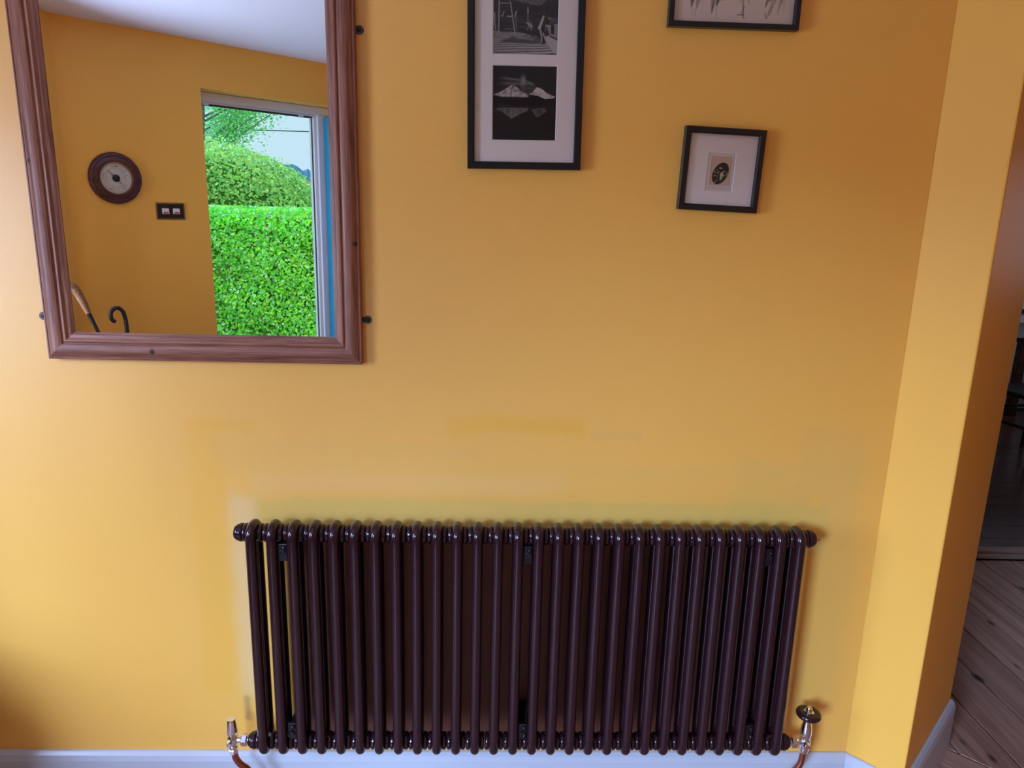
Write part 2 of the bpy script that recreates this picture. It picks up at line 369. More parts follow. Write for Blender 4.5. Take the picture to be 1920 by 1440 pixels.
# passage boards run straight away from the hall wall (long axis y); built with y as the long side so that the grain follows
for k in range(26):
    x0 = 1.1445 + 0.1445 * k
    if x0 > 4.95: break
    xa, xb = x0 + 0.0026, x0 + 0.1419
    # boundary with the hall boards: line from (1.26,0.205) along (1,-1)
    y_lo_a, y_lo_b = 1.465 - xa, 1.465 - xb
    ya = max(y_lo_a, -0.385) if xa > 1.84 else y_lo_a
    yb = max(y_lo_b, -0.385) if xb > 1.84 else y_lo_b
    cx = (xa + xb) / 2
    mb = MB().prism([(xa - cx, ya + 0.002), (xb - cx, yb + 0.002), (xb - cx, 1.405), (xa - cx, 1.405)], -0.018, random.uniform(-0.0008, 0.0008))
    ob = mb.obj('floor_board', M['board'], parent=floor, bevel=0.0016); ob.location = (cx, 0, 0)
# hall boards run along the splay
for k in range(36):
    c = 1.461 - (k + 0.5) * 0.082 * math.sqrt(2)          # x + y = c
    if c < -4.0: break
    # clip the line x+y=c to the hall: along direction (1,-1)
    ctr = Vector((c / 2, c / 2)); d = Vector((0.70711, -0.70711))
    ts = [t * 0.02 for t in range(-300, 301)]
    def inside(p):
        x, y = p
        return (y < -0.0 if x < 0.85 else True) and x > -2.1 and y > -3.63 and x < 1.75 and x + y > -4.12 and (y < x - 0.845 + 0.2 or y < 0)
    good = [t for t in ts if inside(ctr + d * t)]
    if not good: continue
    t0, t1 = min(good), max(good)
    p = ctr + d * (t0 + t1) / 2
    L = t1 - t0
    if L < 0.1: continue
    ob = MB().box(-L / 2, L / 2, -0.0388, 0.0388, -0.018, random.uniform(-0.0008, 0.0008)).obj('floor_board', M['board_diag'], parent=floor, bevel=0.0016)
    ob.location = (p.x, p.y, 0); ob.rotation_euler = (0, 0, -PI / 4)
# dining room boards run across
for k in range(19):
    y0 = 1.50 + 0.1445 * k
    if y0 > 4.1: break
    ob = MB().box(-1.85, 1.85, 0.0, 0.1425, -0.018, random.uniform(-0.0008, 0.0008)).obj('floor_board', M['dark_board'], parent=floor, bevel=0.0016)
    ob.location = (3.12, y0, 0)
th = MB().box(1.27, 4.98, 1.415, 1.455, 0, 0.014).box(1.27, 4.98, 1.455, 1.498, 0, 0.026).obj('trim_1', M['threshold'], bevel=0.004,
    label='pale wooden threshold strip across the floor in front of the dark room', cat='threshold', kind='structure')

# skirting boards
def skirt(name, p0, p1, side, label, h=0.1545, th=0.017, m0=0.0, m1=0.0):
    """p0 -> p1 along the wall foot; side = unit normal towards the room; m0/m1 mitre shifts of the front edge"""
    d = (Vector(p1) - Vector(p0)).to_3d(); L = d.length; d.normalize(); n = Vector((*side, 0))
    prof = [(0, 0), (th, 0), (th, h - 0.022), (th - 0.004, h - 0.009), (0.006, h - 0.001), (0.0, h)]
    vs = []
    for e, sh in ((0, m0), (L, m1)):
        for t, z in prof:
            vs.append(Vector((*p0, 0)) + d * (e + sh * t / th) + n * t + Vector((0, 0, z)))
    k = len(prof)
    fs = [(i, (i + 1) % k, k + (i + 1) % k, k + i) for i in range(k)] + [tuple(range(k - 1, -1, -1)), tuple(range(k, 2 * k))]
    return MB().add(vs, fs).obj(name, M['white_gloss'], label=label, cat='skirting', kind='structure', bevel=0.0012)
q = 0.017 * math.tan(PI / 8)
r45 = 0.70711
skirt('baseboard_north', (-2.1, -0.0005), (0.8475, -0.0005), (0, -1), 'white gloss skirting board under the dark radiator', m0=0.017, m1=-q)
skirt('baseboard_northeast', (0.8475, -0.0005), (0.9465, -0.0995), (-r45, -r45), 'short white skirting board on the splayed wall strip', m0=q, m1=0.017)
skirt('baseboard_passage', (0.9465, -0.0995), (1.2610, 0.215), (r45, -r45), 'white skirting board running into the doorway', m0=-0.017, m1=0.0)
skirt('baseboard_southwest', tuple(LP(0.05, 0.0005, 0).xy), tuple(LP(0.60, 0.0005, 0).xy), (r45, r45), 'white skirting board under the wall barometer')

# garden door: frame, leaf swung into the hall
door = empty('door_1', LLOC, -PI / 4, 'white framed garden door standing open with a teal leaf', 'door', kind='structure')
MB().box(0.601, 1.444, -0.19, -0.112, 2.041, 2.086).obj('frame_head', M['upvc'], door, bevel=0.003)
MB().box(0.601, 1.444, -0.185, -0.125, 2.026, 2.041).obj('weather_bar', M['upvc'], door, bevel=0.002)
MB().box(0.64, 1.33, -0.128, -0.122, 2.018, 2.028).obj('seal', M['seal'], door)
for s0 in (0.66, 1.235): MB().box(s0, s0 + 0.035, -0.150, -0.118, 2.020, 2.030).obj('catch', M['upvc'], door, bevel=0.002)
MB().box(0.601, 0.65, -0.19, -0.112, 0, 2.04).obj('frame_jamb', M['upvc'], door, bevel=0.003)
jb = MB().box(1.345, 1.444, -0.19, -0.132, 0, 2.04).box(1.362, 1.444, -0.132, -0.112, 0, 2.04).obj('frame_jamb', M['upvc'], door, bevel=0.003)
MB().box(1.341, 1.346, -0.160, -0.150, 0.02, 2.02).obj('seal', M['seal'], door)
MB().box(0.601, 1.444, -0.21, -0.09, 0.001, 0.035).obj('sill', M['upvc'], door, bevel=0.004)
leaf = MB().box(1.397, 1.441, -0.106, 0.62, 0.04, 2.032).obj('door_leaf', M['teal'], door, bevel=0.004, label='teal painted door leaf')
for (za, zb) in ((0.25, 0.95), (1.15, 1.85)):
    MB().box(1.391, 1.398, 0.02, 0.50, za, zb).obj('panel', M['teal'], leaf, bevel=0.005)
MB().lathe([(0.004, 0), (0.010, 0.0), (0.010, 0.03), (0.024, 0.035), (0.026, 0.05), (0.016, 0.058), (0.0, 0.06)], (1.397, 0.56, 1.02), (-1, 0, 0), 20).obj('handle', M['chrome'], leaf, smooth=True, auto=40)

# ------------------------------------------------------------------ radiator
PX = 0.046; YF, YB, RT = -0.090, -0.0445, 0.0122
ZB, ZT = 0.21, 0.81; HZ = 0.028; YM = (YF + YB) / 2
rad = empty('column_radiator', (0, 0, 0), label='dark aubergine two-column radiator with chrome valves under the pictures', cat='radiator')
def arch(top):
    """front shoulder, over the header and down to the rear column"""
    zc = (ZT - RT) if top else (ZB + RT); sg = 1 if top else -1
    R = 0.0165; pts = [(0, YF, zc - sg * 0.036), (0, YF, zc - sg * R)]
    for i in range(1, 7):
        a = i / 6 * PI / 2
        pts.append((0, YF + R - R * math.cos(a), zc - sg * R + sg * R * math.sin(a)))
    for i in range(0, 7):
        a = i / 6 * PI / 2
        pts.append((0, YB - R + R * math.sin(a), zc - sg * R + sg * R * math.cos(a)))
    pts.append((0, YB, zc - sg * 0.036))
    return pts
boss = [(0.0145, -0.0228), (0.0180, -0.0224), (0.0203, -0.0208), (0.0212, -0.0180), (0.0214, -0.0150), (0.0196, -0.0135), (0.0196, 0.0135), (0.0214, 0.0150), (0.0212, 0.0180), (0.0203, 0.0208), (0.0180, 0.0224), (0.0145, 0.0228)]
def head(top): return MB().tube(arch(top), RT, 16, cap=True).lathe(boss, (0, YM, ZT - HZ if top else ZB + HZ), (1, 0, 0), 24)
sec0 = head(True).obj('section', M['rad'], rad, smooth=True, auto=50)
lh0 = head(False).obj('lower_header', M['rad'], sec0, smooth=True, auto=50)
def col_tube(y): return MB().tube([(0, y, ZB + 0.045), (0, y, ZT - 0.045)], RT, 16)
tf0 = col_tube(YF).obj('column_tube', M['rad'], sec0, smooth=True, auto=50)
tb0 = col_tube(YB).obj('column_tube', M['rad'], sec0, smooth=True, auto=50)
for i in range(28):
    if i == 0: s = sec0
    else:
        s = sec0.copy(); COL.objects.link(s); s.parent = rad
        for tsrc in (tf0, tb0, lh0):
            t = tsrc.copy(); COL.objects.link(t); t.parent = s
    s.location = ((i - 13.5) * PX, 0, 0)
XE = 13.5 * PX + 0.0228
# end bushes
def bush(x, z, sg, name='end_bush'):
    return MB().lathe([(0.012, 0.0), (0.0205, 0.0), (0.0212, 0.002), (0.0212, 0.006), (0.0192, 0.007), (0.0195, 0.009), (0.0185, 0.013), (0.0150, 0.0145), (0.0155, 0.0165), (0.0140, 0.0185), (0.006, 0.0185)],
                      (x, YM, z), (sg, 0, 0), 24).obj(name, M['rad'], rad, smooth=True, auto=35)
bush(-XE, ZT - HZ, -1); bush(-XE, ZB + HZ, -1)
bush(XE, ZT - HZ, 1); bush(XE, ZB + HZ, 1)
v = MB().lathe([(0.006, 0), (0.0085, 0.0), (0.0085, 0.004), (0.0045, 0.005), (0.0045, 0.012), (0.0035, 0.013), (0.0, 0.013)], (XE + 0.0183, YM, ZT - HZ), (1, 0, 0), 6).obj('bleed_valve', M['brass'], rad, label='small brass bleed screw')
# wall brackets
for xb in (-0.552, 0.0, 0.552):
    for z, sg in ((ZT - HZ, -1), (ZB + HZ, 1)):
        zz = z + sg * 0.040
        b_ = MB().box(xb - 0.013, xb + 0.013, -0.006, -0.0005, zz - 0.028, zz + 0.028).box(xb - 0.0085, xb + 0.0085, -0.078, -0.006, zz - 0.012, zz + 0.012) \
            .box(xb - 0.0095, xb + 0.0095, -0.082, -0.052, min(z + sg * 0.0215, zz), max(z + sg * 0.0215, zz)).box(xb - 0.0095, xb + 0.0095, -0.088, -0.078, zz - 0.020, zz + 0.022) \
            .obj('wall_bracket', M['bracket'], rad, bevel=0.0015)
        MB().lathe([(0.0065, 0), (0.0065, 0.005), (0.0045, 0.0055), (0.003, 0.004)], (xb, -0.088, zz - sg * 0.004), (0, -1, 0), 6).obj('bolt', M['chrome'] if False else M['bracket'], b_)
        MB().lathe([(0.0045, 0), (0.0045, 0.003), (0.003, 0.0045), (0.0, 0.005)], (xb + 0.003, -0.088, zz + 0.013), (0, -1, 0), 12).obj('bolt', M['bracket'], b_, smooth=True)

def hexnut(x0, x1, r, y, z):
    return MB().lathe([(r * 0.86, 0), (r, (x1 - x0) * 0.15), (r, (x1 - x0) * 0.85), (r * 0.86, x1 - x0)], (x0, y, z), (1, 0, 0), 6)
# left lockshield valve
zv = ZB + HZ; xl = -0.7015
lv = MB().lathe([(0.007, -0.026), (0.0095, -0.026), (0.0100, -0.020), (0.0080, -0.017), (0.0115, -0.011), (0.0135, -0.003), (0.0135, 0.003), (0.0120, 0.009), (0.0095, 0.013), (0.0095, 0.016)], (xl, YM, zv), (0, 0, 1), 24) \
    .lathe([(0.0075, 0), (0.0070, 0.012), (0.0075, 0.016)], (xl + 0.008, YM, zv), (1, 0, 0), 20).lathe([(0.0080, 0), (0.0080, 0.016)], (xl + 0.036, YM, zv), (1, 0, 0), 20) \
    .lathe([(0.0085, 0), (0.0075, 0.010), (0.006, 0.013)], (xl - 0.003, YM - 0.008, zv), (0, -1, 0), 20) \
    .obj('lockshield_valve', M['chrome'], rad, smooth=True, auto=40, label='chrome lockshield valve with a plain tapered cap')
hexnut(xl + 0.021, xl + 0.036, 0.0150, YM, zv).obj('union_nut', M['chrome'], lv)
MB().lathe([(0.0110, 0), (0.0128, 0.004), (0.0128, 0.008), (0.0100, 0.040), (0.0092, 0.042), (0.0, 0.042)], (xl, YM, zv + 0.015), (-0.02, 0, 1), 28).obj('valve_cap', M['chrome'], lv, smooth=True, auto=40)
hexnut(0, 0.012, 0.011, 0, 0)
MB().lathe([(0.0095, 0), (0.0112, 0.002), (0.0112, 0.012), (0.0095, 0.014)], (xl, YM, zv - 0.038), (0, 0, 1), 6).obj('union_nut', M['chrome'], lv)
def bend(pts, r, name='supply_pipe'):
    # Catmull-Rom through the points
    P = [Vector(p) for p in pts]; out = []
    for i in range(len(P) - 1):
        p0 = P[max(i - 1, 0)]; p1 = P[i]; p2 = P[i + 1]; p3 = P[min(i + 2, len(P) - 1)]
        for k in range(6):
            t = k / 6
            out.append(0.5 * ((2 * p1) + (-p0 + p2) * t + (2 * p0 - 5 * p1 + 4 * p2 - p3) * t * t + (-p0 + 3 * p1 - 3 * p2 + p3) * t ** 3))
    out.append(P[-1]); return MB().tube(out, r, 14)
bend([(xl + 0.001, YM, zv - 0.026), (xl + 0.002, YM, 0.200), (xl + 0.004, YM, 0.185), (xl + 0.014, YM, 0.168), (xl + 0.030, YM + 0.003, 0.150), (xl + 0.040, YM + 0.004, 0.125), (xl + 0.042, YM + 0.004, 0.08), (xl + 0.042, YM + 0.004, 0.0005)], 0.0078).obj('supply_pipe', M['copper'], rad, smooth=True, auto=50, label='copper tail pipe bending down to the floor')
# right valve with the dark hand wheel
xr = 0.7035
rv = MB().lathe([(0.008, -0.030), (0.0100, -0.030), (0.0125, -0.020), (0.0105, -0.014), (0.0120, -0.009), (0.0140, -0.001), (0.0135, 0.006), (0.0115, 0.011), (0.0118, 0.014), (0.0140, 0.024), (0.0138, 0.034), (0.0110, 0.052), (0.0085, 0.060), (0.0095, 0.063), (0.0095, 0.066), (0.0080, 0.068), (0.0080, 0.072)], (xr, YM, zv), (0, 0, 1), 28) \
    .lathe([(0.0075, 0), (0.0068, 0.010), (0.0072, 0.014)], (xr - 0.008, YM, zv), (-1, 0, 0), 20).lathe([(0.0078, 0), (0.0078, 0.014)], (xr - 0.024, YM, zv), (-1, 0, 0), 20) \
    .lathe([(0.0100, 0), (0.0090, 0.010), (0.0065, 0.014), (0.0, 0.015)], (xr - 0.002, YM - 0.006, zv - 0.001), (0, -1, 0), 20) \
    .obj('manual_valve', M['chrome'], rad, smooth=True, auto=40, label='chrome manual valve with a dark wheel head')
hexnut(xr - 0.036, xr - 0.020, 0.0150, YM, zv).obj('union_nut', M['chrome'], rv)
wh = MB().lathe([(0.008, 0.0), (0.0180, 0.0), (0.0265, 0.002), (0.0298, 0.006), (0.0300, 0.010), (0.0275, 0.0145), (0.0210, 0.0165), (0.0140, 0.0150), (0.0120, 0.0138)], (xr, YM, zv + 0.070), (0.03, 0, 1), 36).obj('hand_wheel', M['rad'], rv, smooth=True, auto=50, label='dark aubergine wheel head')
MB().lathe([(0.0125, 0), (0.0125, 0.003), (0.0105, 0.0045), (0.0085, 0.004), (0.0075, 0.005), (0.0072, 0.012), (0.0055, 0.0145), (0.0, 0.015)], (xr, YM, zv + 0.0835), (0.03, 0, 1), 28).obj('wheel_cap', M['chrome'], rv, smooth=True, auto=40)
bend([(xr, YM, zv - 0.030), (xr - 0.001, YM, 0.195), (xr - 0.003, YM, 0.178), (xr - 0.010, YM, 0.160), (xr - 0.022, YM + 0.003, 0.142), (xr - 0.030, YM + 0.004, 0.118), (xr - 0.032, YM + 0.004, 0.08), (xr - 0.032, YM + 0.004, 0.0005)], 0.0078).obj('supply_pipe', M['copper'], rad, smooth=True, auto=50, label='copper tail pipe bending down to the floor')

# ------------------------------------------------------------------ mitred frames
def frame_side(prof, L, name, mat, parent, loc, rotm, smoothed=False):
    """prof: closed (u from the outer edge inward, h out of the wall); local x along, y inward, z out"""
    n = len(prof)
    vs = [(u, u, h) for u, h in prof] + [(L - u, u, h) for u, h in prof]
    fs = [(i, n + i, n + (i + 1) % n, (i + 1) % n) for i in range(n)] + [tuple(range(n)), tuple(range(2 * n - 1, n - 1, -1))]
    me_mb = MB().add(vs, fs)
    ob = me_mb.obj(name, mat, parent, smooth=smoothed, auto=38)
    ob.matrix_basis = Matrix.Translation(loc) @ rotm
    return ob
def basis(ex, ey, ez):
    return Matrix(((ex[0], ey[0], ez[0], 0), (ex[1], ey[1], ez[1], 0), (ex[2], ey[2], ez[2], 0), (0, 0, 0, 1)))
def four_sides(prof, W_, H_, mats, parent, names=('frame_side',) * 4, smoothed=False):
    """frame in the parent's x-z plane, centred, facing -y: bottom, right, top, left"""
    out = (0, -1, 0)
    spec = [((-W_ / 2, 0, -H_ / 2), (1, 0, 0), (0, 0, 1), W_), ((W_ / 2, 0, -H_ / 2), (0, 0, 1), (-1, 0, 0), H_),
            ((W_ / 2, 0, H_ / 2), (-1, 0, 0), (0, 0, -1), W_), ((-W_ / 2, 0, H_ / 2), (0, 0, -1), (1, 0, 0), H_)]
    r = []
    for (loc, ex, ey, L), mt, nm in zip(spec, mats, names):
        r.append(frame_side(prof, L, nm, mt, parent, loc, basis(ex, ey, out), smoothed))
    return r

# ------------------------------------------------------------------ mirror
MX0, MX1, MZ0, MZ1 = -1.0590, -0.3770, 1.1635, 2.1135
mir = empty('wall_mirror', ((MX0 + MX1) / 2, 0, (MZ0 + MZ1) / 2), label='large wall mirror in a moulded brown pine frame at the left', cat='mirror')
WM, HM = MX1 - MX0, MZ1 - MZ0
prof = [(0, 0.001), (0, 0.0175), (0.0012, 0.0188), (0.0035, 0.0190), (0.0045, 0.0178), (0.0060, 0.0180), (0.0090, 0.0212), (0.0135, 0.0238), (0.0190, 0.0248), (0.0250, 0.0246), (0.0300, 0.0234), (0.0330, 0.0220),
        (0.0345, 0.0190), (0.0365, 0.0178), (0.0380, 0.0200), (0.0400, 0.0210), (0.0430, 0.0204), (0.0450, 0.0180), (0.0465, 0.0165), (0.0500, 0.0160), (0.0535, 0.0150), (0.0555, 0.0135), (0.0590, 0.0118), (0.0590, 0.0100), (0.0590, 0.001)]
PD, PLt = (0.165, 0.052, 0.031), (0.390, 0.175, 0.112)
fm = [wood('pine_frame_bottom', PD, PLt, knots=((0.228, 0.021, 0.024, 0.008),), ring=60, along=2.2, rough=0.42),
      wood('pine_frame_right', PD, PLt, knots=((0.262, 0.008, 0.021, 0.0075),), ring=60, along=2.2, rough=0.42),
      wood('pine_frame_top', PD, PLt, ring=60, along=2.2, rough=0.42),
      wood('pine_frame_left', PD, PLt, knots=((0.534, 0.012, 0.022, 0.007),), ring=60, along=2.2, rough=0.42)]
four_sides(prof, WM, HM, fm, mir, smoothed=True)
MB().box(-WM / 2 + 0.050, WM / 2 - 0.050, -0.0100, -0.0060, -HM / 2 + 0.050, HM / 2 - 0.050).obj('mirror_glass', M['mirror'], mir)
MB().box(-WM / 2 + 0.012, WM / 2 - 0.012, -0.0055, -0.001, -HM / 2 + 0.012, HM / 2 - 0.012).obj('backing_board', M['backing'], mir)
for x, z in ((-0.3700, 1.851), (-0.3655, 1.261), (-1.0695, 1.255)):
    lx = x - (MX0 + MX1) / 2; lz = z - (MZ0 + MZ1) / 2; sg = 1 if lx > 0 else -1
    pl = MB().lathe([(0.0088, 0.0004), (0.0088, 0.0016), (0.0078, 0.0022), (0.0, 0.0022)], (lx, 0, lz), (0, -1, 0), 24).box(min(lx, lx - sg * 0.03), max(lx, lx - sg * 0.03), -0.0018, -0.0004, lz - 0.006, lz + 0.006) \
        .obj('mirror_plate', pmat('dull_plate_metal', (0.10, 0.085, 0.07), 0.45, metal=0.8, bump=(200, 0.1, 0.0003)), mir)
    MB().lathe([(0.0042, 0), (0.0040, 0.0012), (0.0025, 0.002), (0.0, 0.0022)], (lx, -0.0022, lz), (0, -1, 0), 16).obj('screw', M['bracket'], pl, smooth=True)

# ------------------------------------------------------------------ prints
def vnoise(u, v, fx, fy, seed, octv=3):
    r = np.zeros_like(u); amp = 1.0; tot = 0
    for k in range(octv):
        rs = np.random.RandomState(seed + k); n = 64; g = rs.rand(n, n)
        x = u * fx * 2 ** k; y = v * fy * 2 ** k
        xi = np.floor(x).astype(int); yi = np.floor(y).astype(int); xf = x - xi; yf = y - yi
        xf = xf * xf * (3 - 2 * xf); yf = yf * yf * (3 - 2 * yf)
        a = g[xi % n, yi % n]; b_ = g[(xi + 1) % n, yi % n]; c = g[xi % n, (yi + 1) % n]; d = g[(xi + 1) % n, (yi + 1) % n]
        r += amp * ((a * (1 - xf) + b_ * xf) * (1 - yf) + (c * (1 - xf) + d * xf) * yf); tot += amp; amp *= 0.5
    return r / tot
def inpoly(u, v, poly):
    ins = np.zeros(u.shape, bool); n = len(poly)
    for i in range(n):
        x0, y0 = poly[i]; x1, y1 = poly[(i + 1) % n]
        c = ((y0 > v) != (y1 > v)) & (u < (x1 - x0) * (v - y0) / (y1 - y0 + 1e-12) + x0)
        ins ^= c
    return ins
def stroke(u, v, pts, wd):
    m_ = np.zeros(u.shape)
    ws = wd if isinstance(wd, (list, tuple)) else [wd] * len(pts)
    for (x0, y0), (x1, y1), w0, w1 in zip(pts[:-1], pts[1:], ws[:-1], ws[1:]):
        dx, dy = x1 - x0, y1 - y0
        t = np.clip(((u - x0) * dx + (v - y0) * dy) / (dx * dx + dy * dy + 1e-12), 0, 1)
        dist = np.hypot(u - x0 - t * dx, v - y0 - t * dy); ww = w0 + (w1 - w0) * t
        m_ = np.maximum(m_, np.clip((ww - dist) / (ww * 0.6 + 1e-9), 0, 1))
    return m_
def paint(img, mask, val):
    mask = mask.astype(float)[..., None] if mask.ndim == 2 else mask
    return img * (1 - mask) + np.asarray(val) * mask
def print_plane(name, W_, H_, nx, ny, fn, parent, loc, extra_rot=0.0, ellipse=None):
    """flat print: a fine grid of coloured faces in the parent's x-z plane facing -y"""
    xs = np.linspace(0, 1, nx + 1); ys = np.linspace(0, 1, ny + 1)
    uu, vv = np.meshgrid(xs, ys, indexing='xy')
    img = np.clip(fn(uu, vv), 0, 1)
    verts = np.stack([(uu - 0.5) * W_, np.zeros_like(uu), (vv - 0.5) * H_], -1).reshape(-1, 3)
    idx = np.arange((nx + 1) * (ny + 1)).reshape(ny + 1, nx + 1)
    faces = np.stack([idx[:-1, :-1], idx[:-1, 1:], idx[1:, 1:], idx[1:, :-1]], -1).reshape(-1, 4)
    me = bpy.data.meshes.new(name); me.from_pydata(verts.tolist(), [], faces.tolist()); me.update()
    ca = me.color_attributes.new('Col', 'FLOAT_COLOR', 'POINT')
    rgba = np.concatenate([img.reshape(-1, 3), np.ones((verts.shape[0], 1))], 1).astype(np.float32)
    ca.data.foreach_set('color', rgba.ravel())
    me.materials.append(M['print'])
    o = bpy.data.objects.new(name, me); COL.objects.link(o); o.parent = parent; o.location = loc
    return o
WARM = np.array([1.0, 0.93, 0.90])
def dock_photo(u, v):
    X = lambda x: (x - 262) / 1398.0
    Y = lambda y: (1140 - y) / 1545.0
    P = lambda *p: [(X(a), Y(b_)) for a, b_ in p]
    base = 0.035 + 0.03 * vnoise(u, v, 5, 40, 3)
    img = base[..., None] * WARM
    g = lambda m_, val: paint(img, m_, np.array(val) * WARM if np.isscalar(val) else val)
    n1 = vnoise(u, v, 26, 30, 11)
    # pale foliage bank beyond the water and a bit of sky
    bank = inpoly(u, v, P((620, -420), (1400, -420), (1380, 60), (1290, 160), (1100, 150), (860, 100), (640, 60)))
    img = paint(img, bank * (0.25 + 0.75 * n1), 0.20 * WARM)
    img = paint(img, inpoly(u, v, P((262, -420), (400, -420), (395, 40), (300, 30), (262, 0))), 0.50 * WARM)
    img = paint(img, inpoly(u, v, P((262, -420), (1660, -420), (1660, -200), (262, -180))) * 0.8, 0.30 * WARM)
    # water shimmer
    wat = inpoly(u, v, P((262, 400), (1300, 300), (1300, 650), (262, 650)))
    img = paint(img, wat * np.clip(vnoise(u, v, 6, 70, 5) - 0.45, 0, 1) * 2, 0.09 * WARM)
    img = paint(img, stroke(u, v, P((520, 632), (700, 630)), 0.006), 0.2 * WARM)
    # deck
    deck = inpoly(u, v, P((262, 665), (800, 690), (1200, 760), (1400, 900), (1560, 1070), (1660, 1150), (262, 1150)))
    st = 0.5 + 0.5 * np.sin((v - 0.045 * u) * 150 / (0.55 + 1.6 * np.clip(0.30 - v, 0, 1)) + 2 * vnoise(u, v, 3, 10, 9))
    dk = 0.10 + 0.30 * np.clip(st * 1.5 - 0.35, 0, 1) * (0.6 + 0.7 * u) + 0.10 * vnoise(u, v, 20, 60, 8)
    img = np.where(deck[..., None], dk[..., None] * WARM, img)
    sh = np.clip(vnoise(u, v, 5, 26, 21) - 0.42, 0, 1) * 4 * (v > Y(900)) * deck
    img = paint(img, np.clip(sh, 0, 0.8), 0.05 * WARM)
    # pale slab at the right and the boat house
    img = paint(img, inpoly(u, v, P((1380, 770), (1460, 740), (1660, 840), (1660, 1140), (1540, 1060), (1430, 920))), 0.46 * WARM)
    img = paint(img, inpoly(u, v, P((1400, 560), (1660, 500), (1660, 820), (1470, 740))), 0.27 * WARM)
    img = paint(img, inpoly(u, v, P((1500, 540), (1560, 540), (1560, 720), (1500, 700))), 0.04 * WARM)
    img = paint(img, inpoly(u, v, P((1460, 390), (1660, 400), (1660, 500), (1460, 510))) * 0.7, 0.12 * WARM)
    img = paint(img, stroke(u, v, P((1400, 550), (1470, 545)), 0.010), 0.42 * WARM)
    img = paint(img, inpoly(u, v, P((1470, 745), (1660, 830), (1660, 850), (1450, 760))), 0.05 * WARM)
    # bathing ladder
    img = paint(img, stroke(u, v, P((395, -60), (390, 705)), 0.010), 0.34 * WARM)
    img = paint(img, stroke(u, v, P((632, 100), (740, 765)), 0.010), 0.36 * WARM)
    img = paint(img, stroke(u, v, P((395, 130), (640, 130)), 0.006), 0.30 * WARM)
    img = paint(img, stroke(u, v, P((400, 35), (600, 50)), 0.014), 0.26 * WARM)
    img = paint(img, stroke(u, v, P((440, 380), (470, 380)), 0.012), 0.3 * WARM)
    img = paint(img, stroke(u, v, P((575, 385), (660, 385)), 0.010), 0.42 * WARM)
    # bathers
    img = paint(img, stroke(u, v, P((480, 350), (495, 290)), 0.010), 0.30 * WARM)
    img = paint(img, stroke(u, v, P((730, 385), (755, 290)), 0.014), 0.32 * WARM)
    img = paint(img, stroke(u, v, P((750, 400), (755, 520), (765, 690)), [0.018, 0.014, 0.008]), 0.16 * WARM)
    img = paint(img, stroke(u, v, P((300, 330), (300, 480), (325, 640)), [0.014, 0.010, 0.008]), 0.34 * WARM)
    img = paint(img, stroke(u, v, P((998, 190), (1003, 300)), [0.008, 0.018]), 0.32 * WARM)
    img = paint(img, stroke(u, v, P((998, 340), (1010, 490)), 0.008), 0.26 * WARM)
    img = paint(img, stroke(u, v, P((985, 505), (1050, 540), (1100, 580)), [0.012, 0.032, 0.016]), 0.34 * WARM)
    img = paint(img, stroke(u, v, P((1020, 570), (1000, 635)), 0.010), 0.26 * WARM)
    img = paint(img, stroke(u, v, P((1050, 580), (1085, 640)), 0.010), 0.26 * WARM)
    # standing figure
    img = paint(img, stroke(u, v, P((1290, 640), (1320, 700), (1330, 870)), 0.045), 0.03 * WARM)
    img = paint(img, stroke(u, v, P((1335, 370), (1300, 470), (1250, 600)), [0.018, 0.024, 0.030]), 0.44 * WARM)
    img = paint(img, stroke(u, v, P((1350, 300), (1350, 330)), 0.026), 0.07 * WARM)
    img = paint(img, stroke(u, v, P((1275, 650), (1300, 760), (1305, 880)), [0.018, 0.014, 0.011]), 0.40 * WARM)
    img = paint(img, stroke(u, v, P((1330, 700), (1375, 800), (1425, 940)), [0.012, 0.016, 0.006]), 0.40 * WARM)
    img = paint(img, stroke(u, v, P((1430, 395), (1480, 420)), 0.008), 0.36 * WARM)
    img = paint(img, stroke(u, v, P((1385, 520), (1375, 650)), 0.010), 0.20 * WARM)
    img = paint(img, stroke(u, v, P((1500, 1110), (1600, 1140)), 0.014), 0.02 * WARM)
    edge = (u < 0.006) | (u > 0.994) | (v < 0.006)
    return np.where(edge[..., None], 0.02 * WARM, img) + 0.02 * (vnoise(u, v, 60, 60, 31) - 0.5)[..., None]
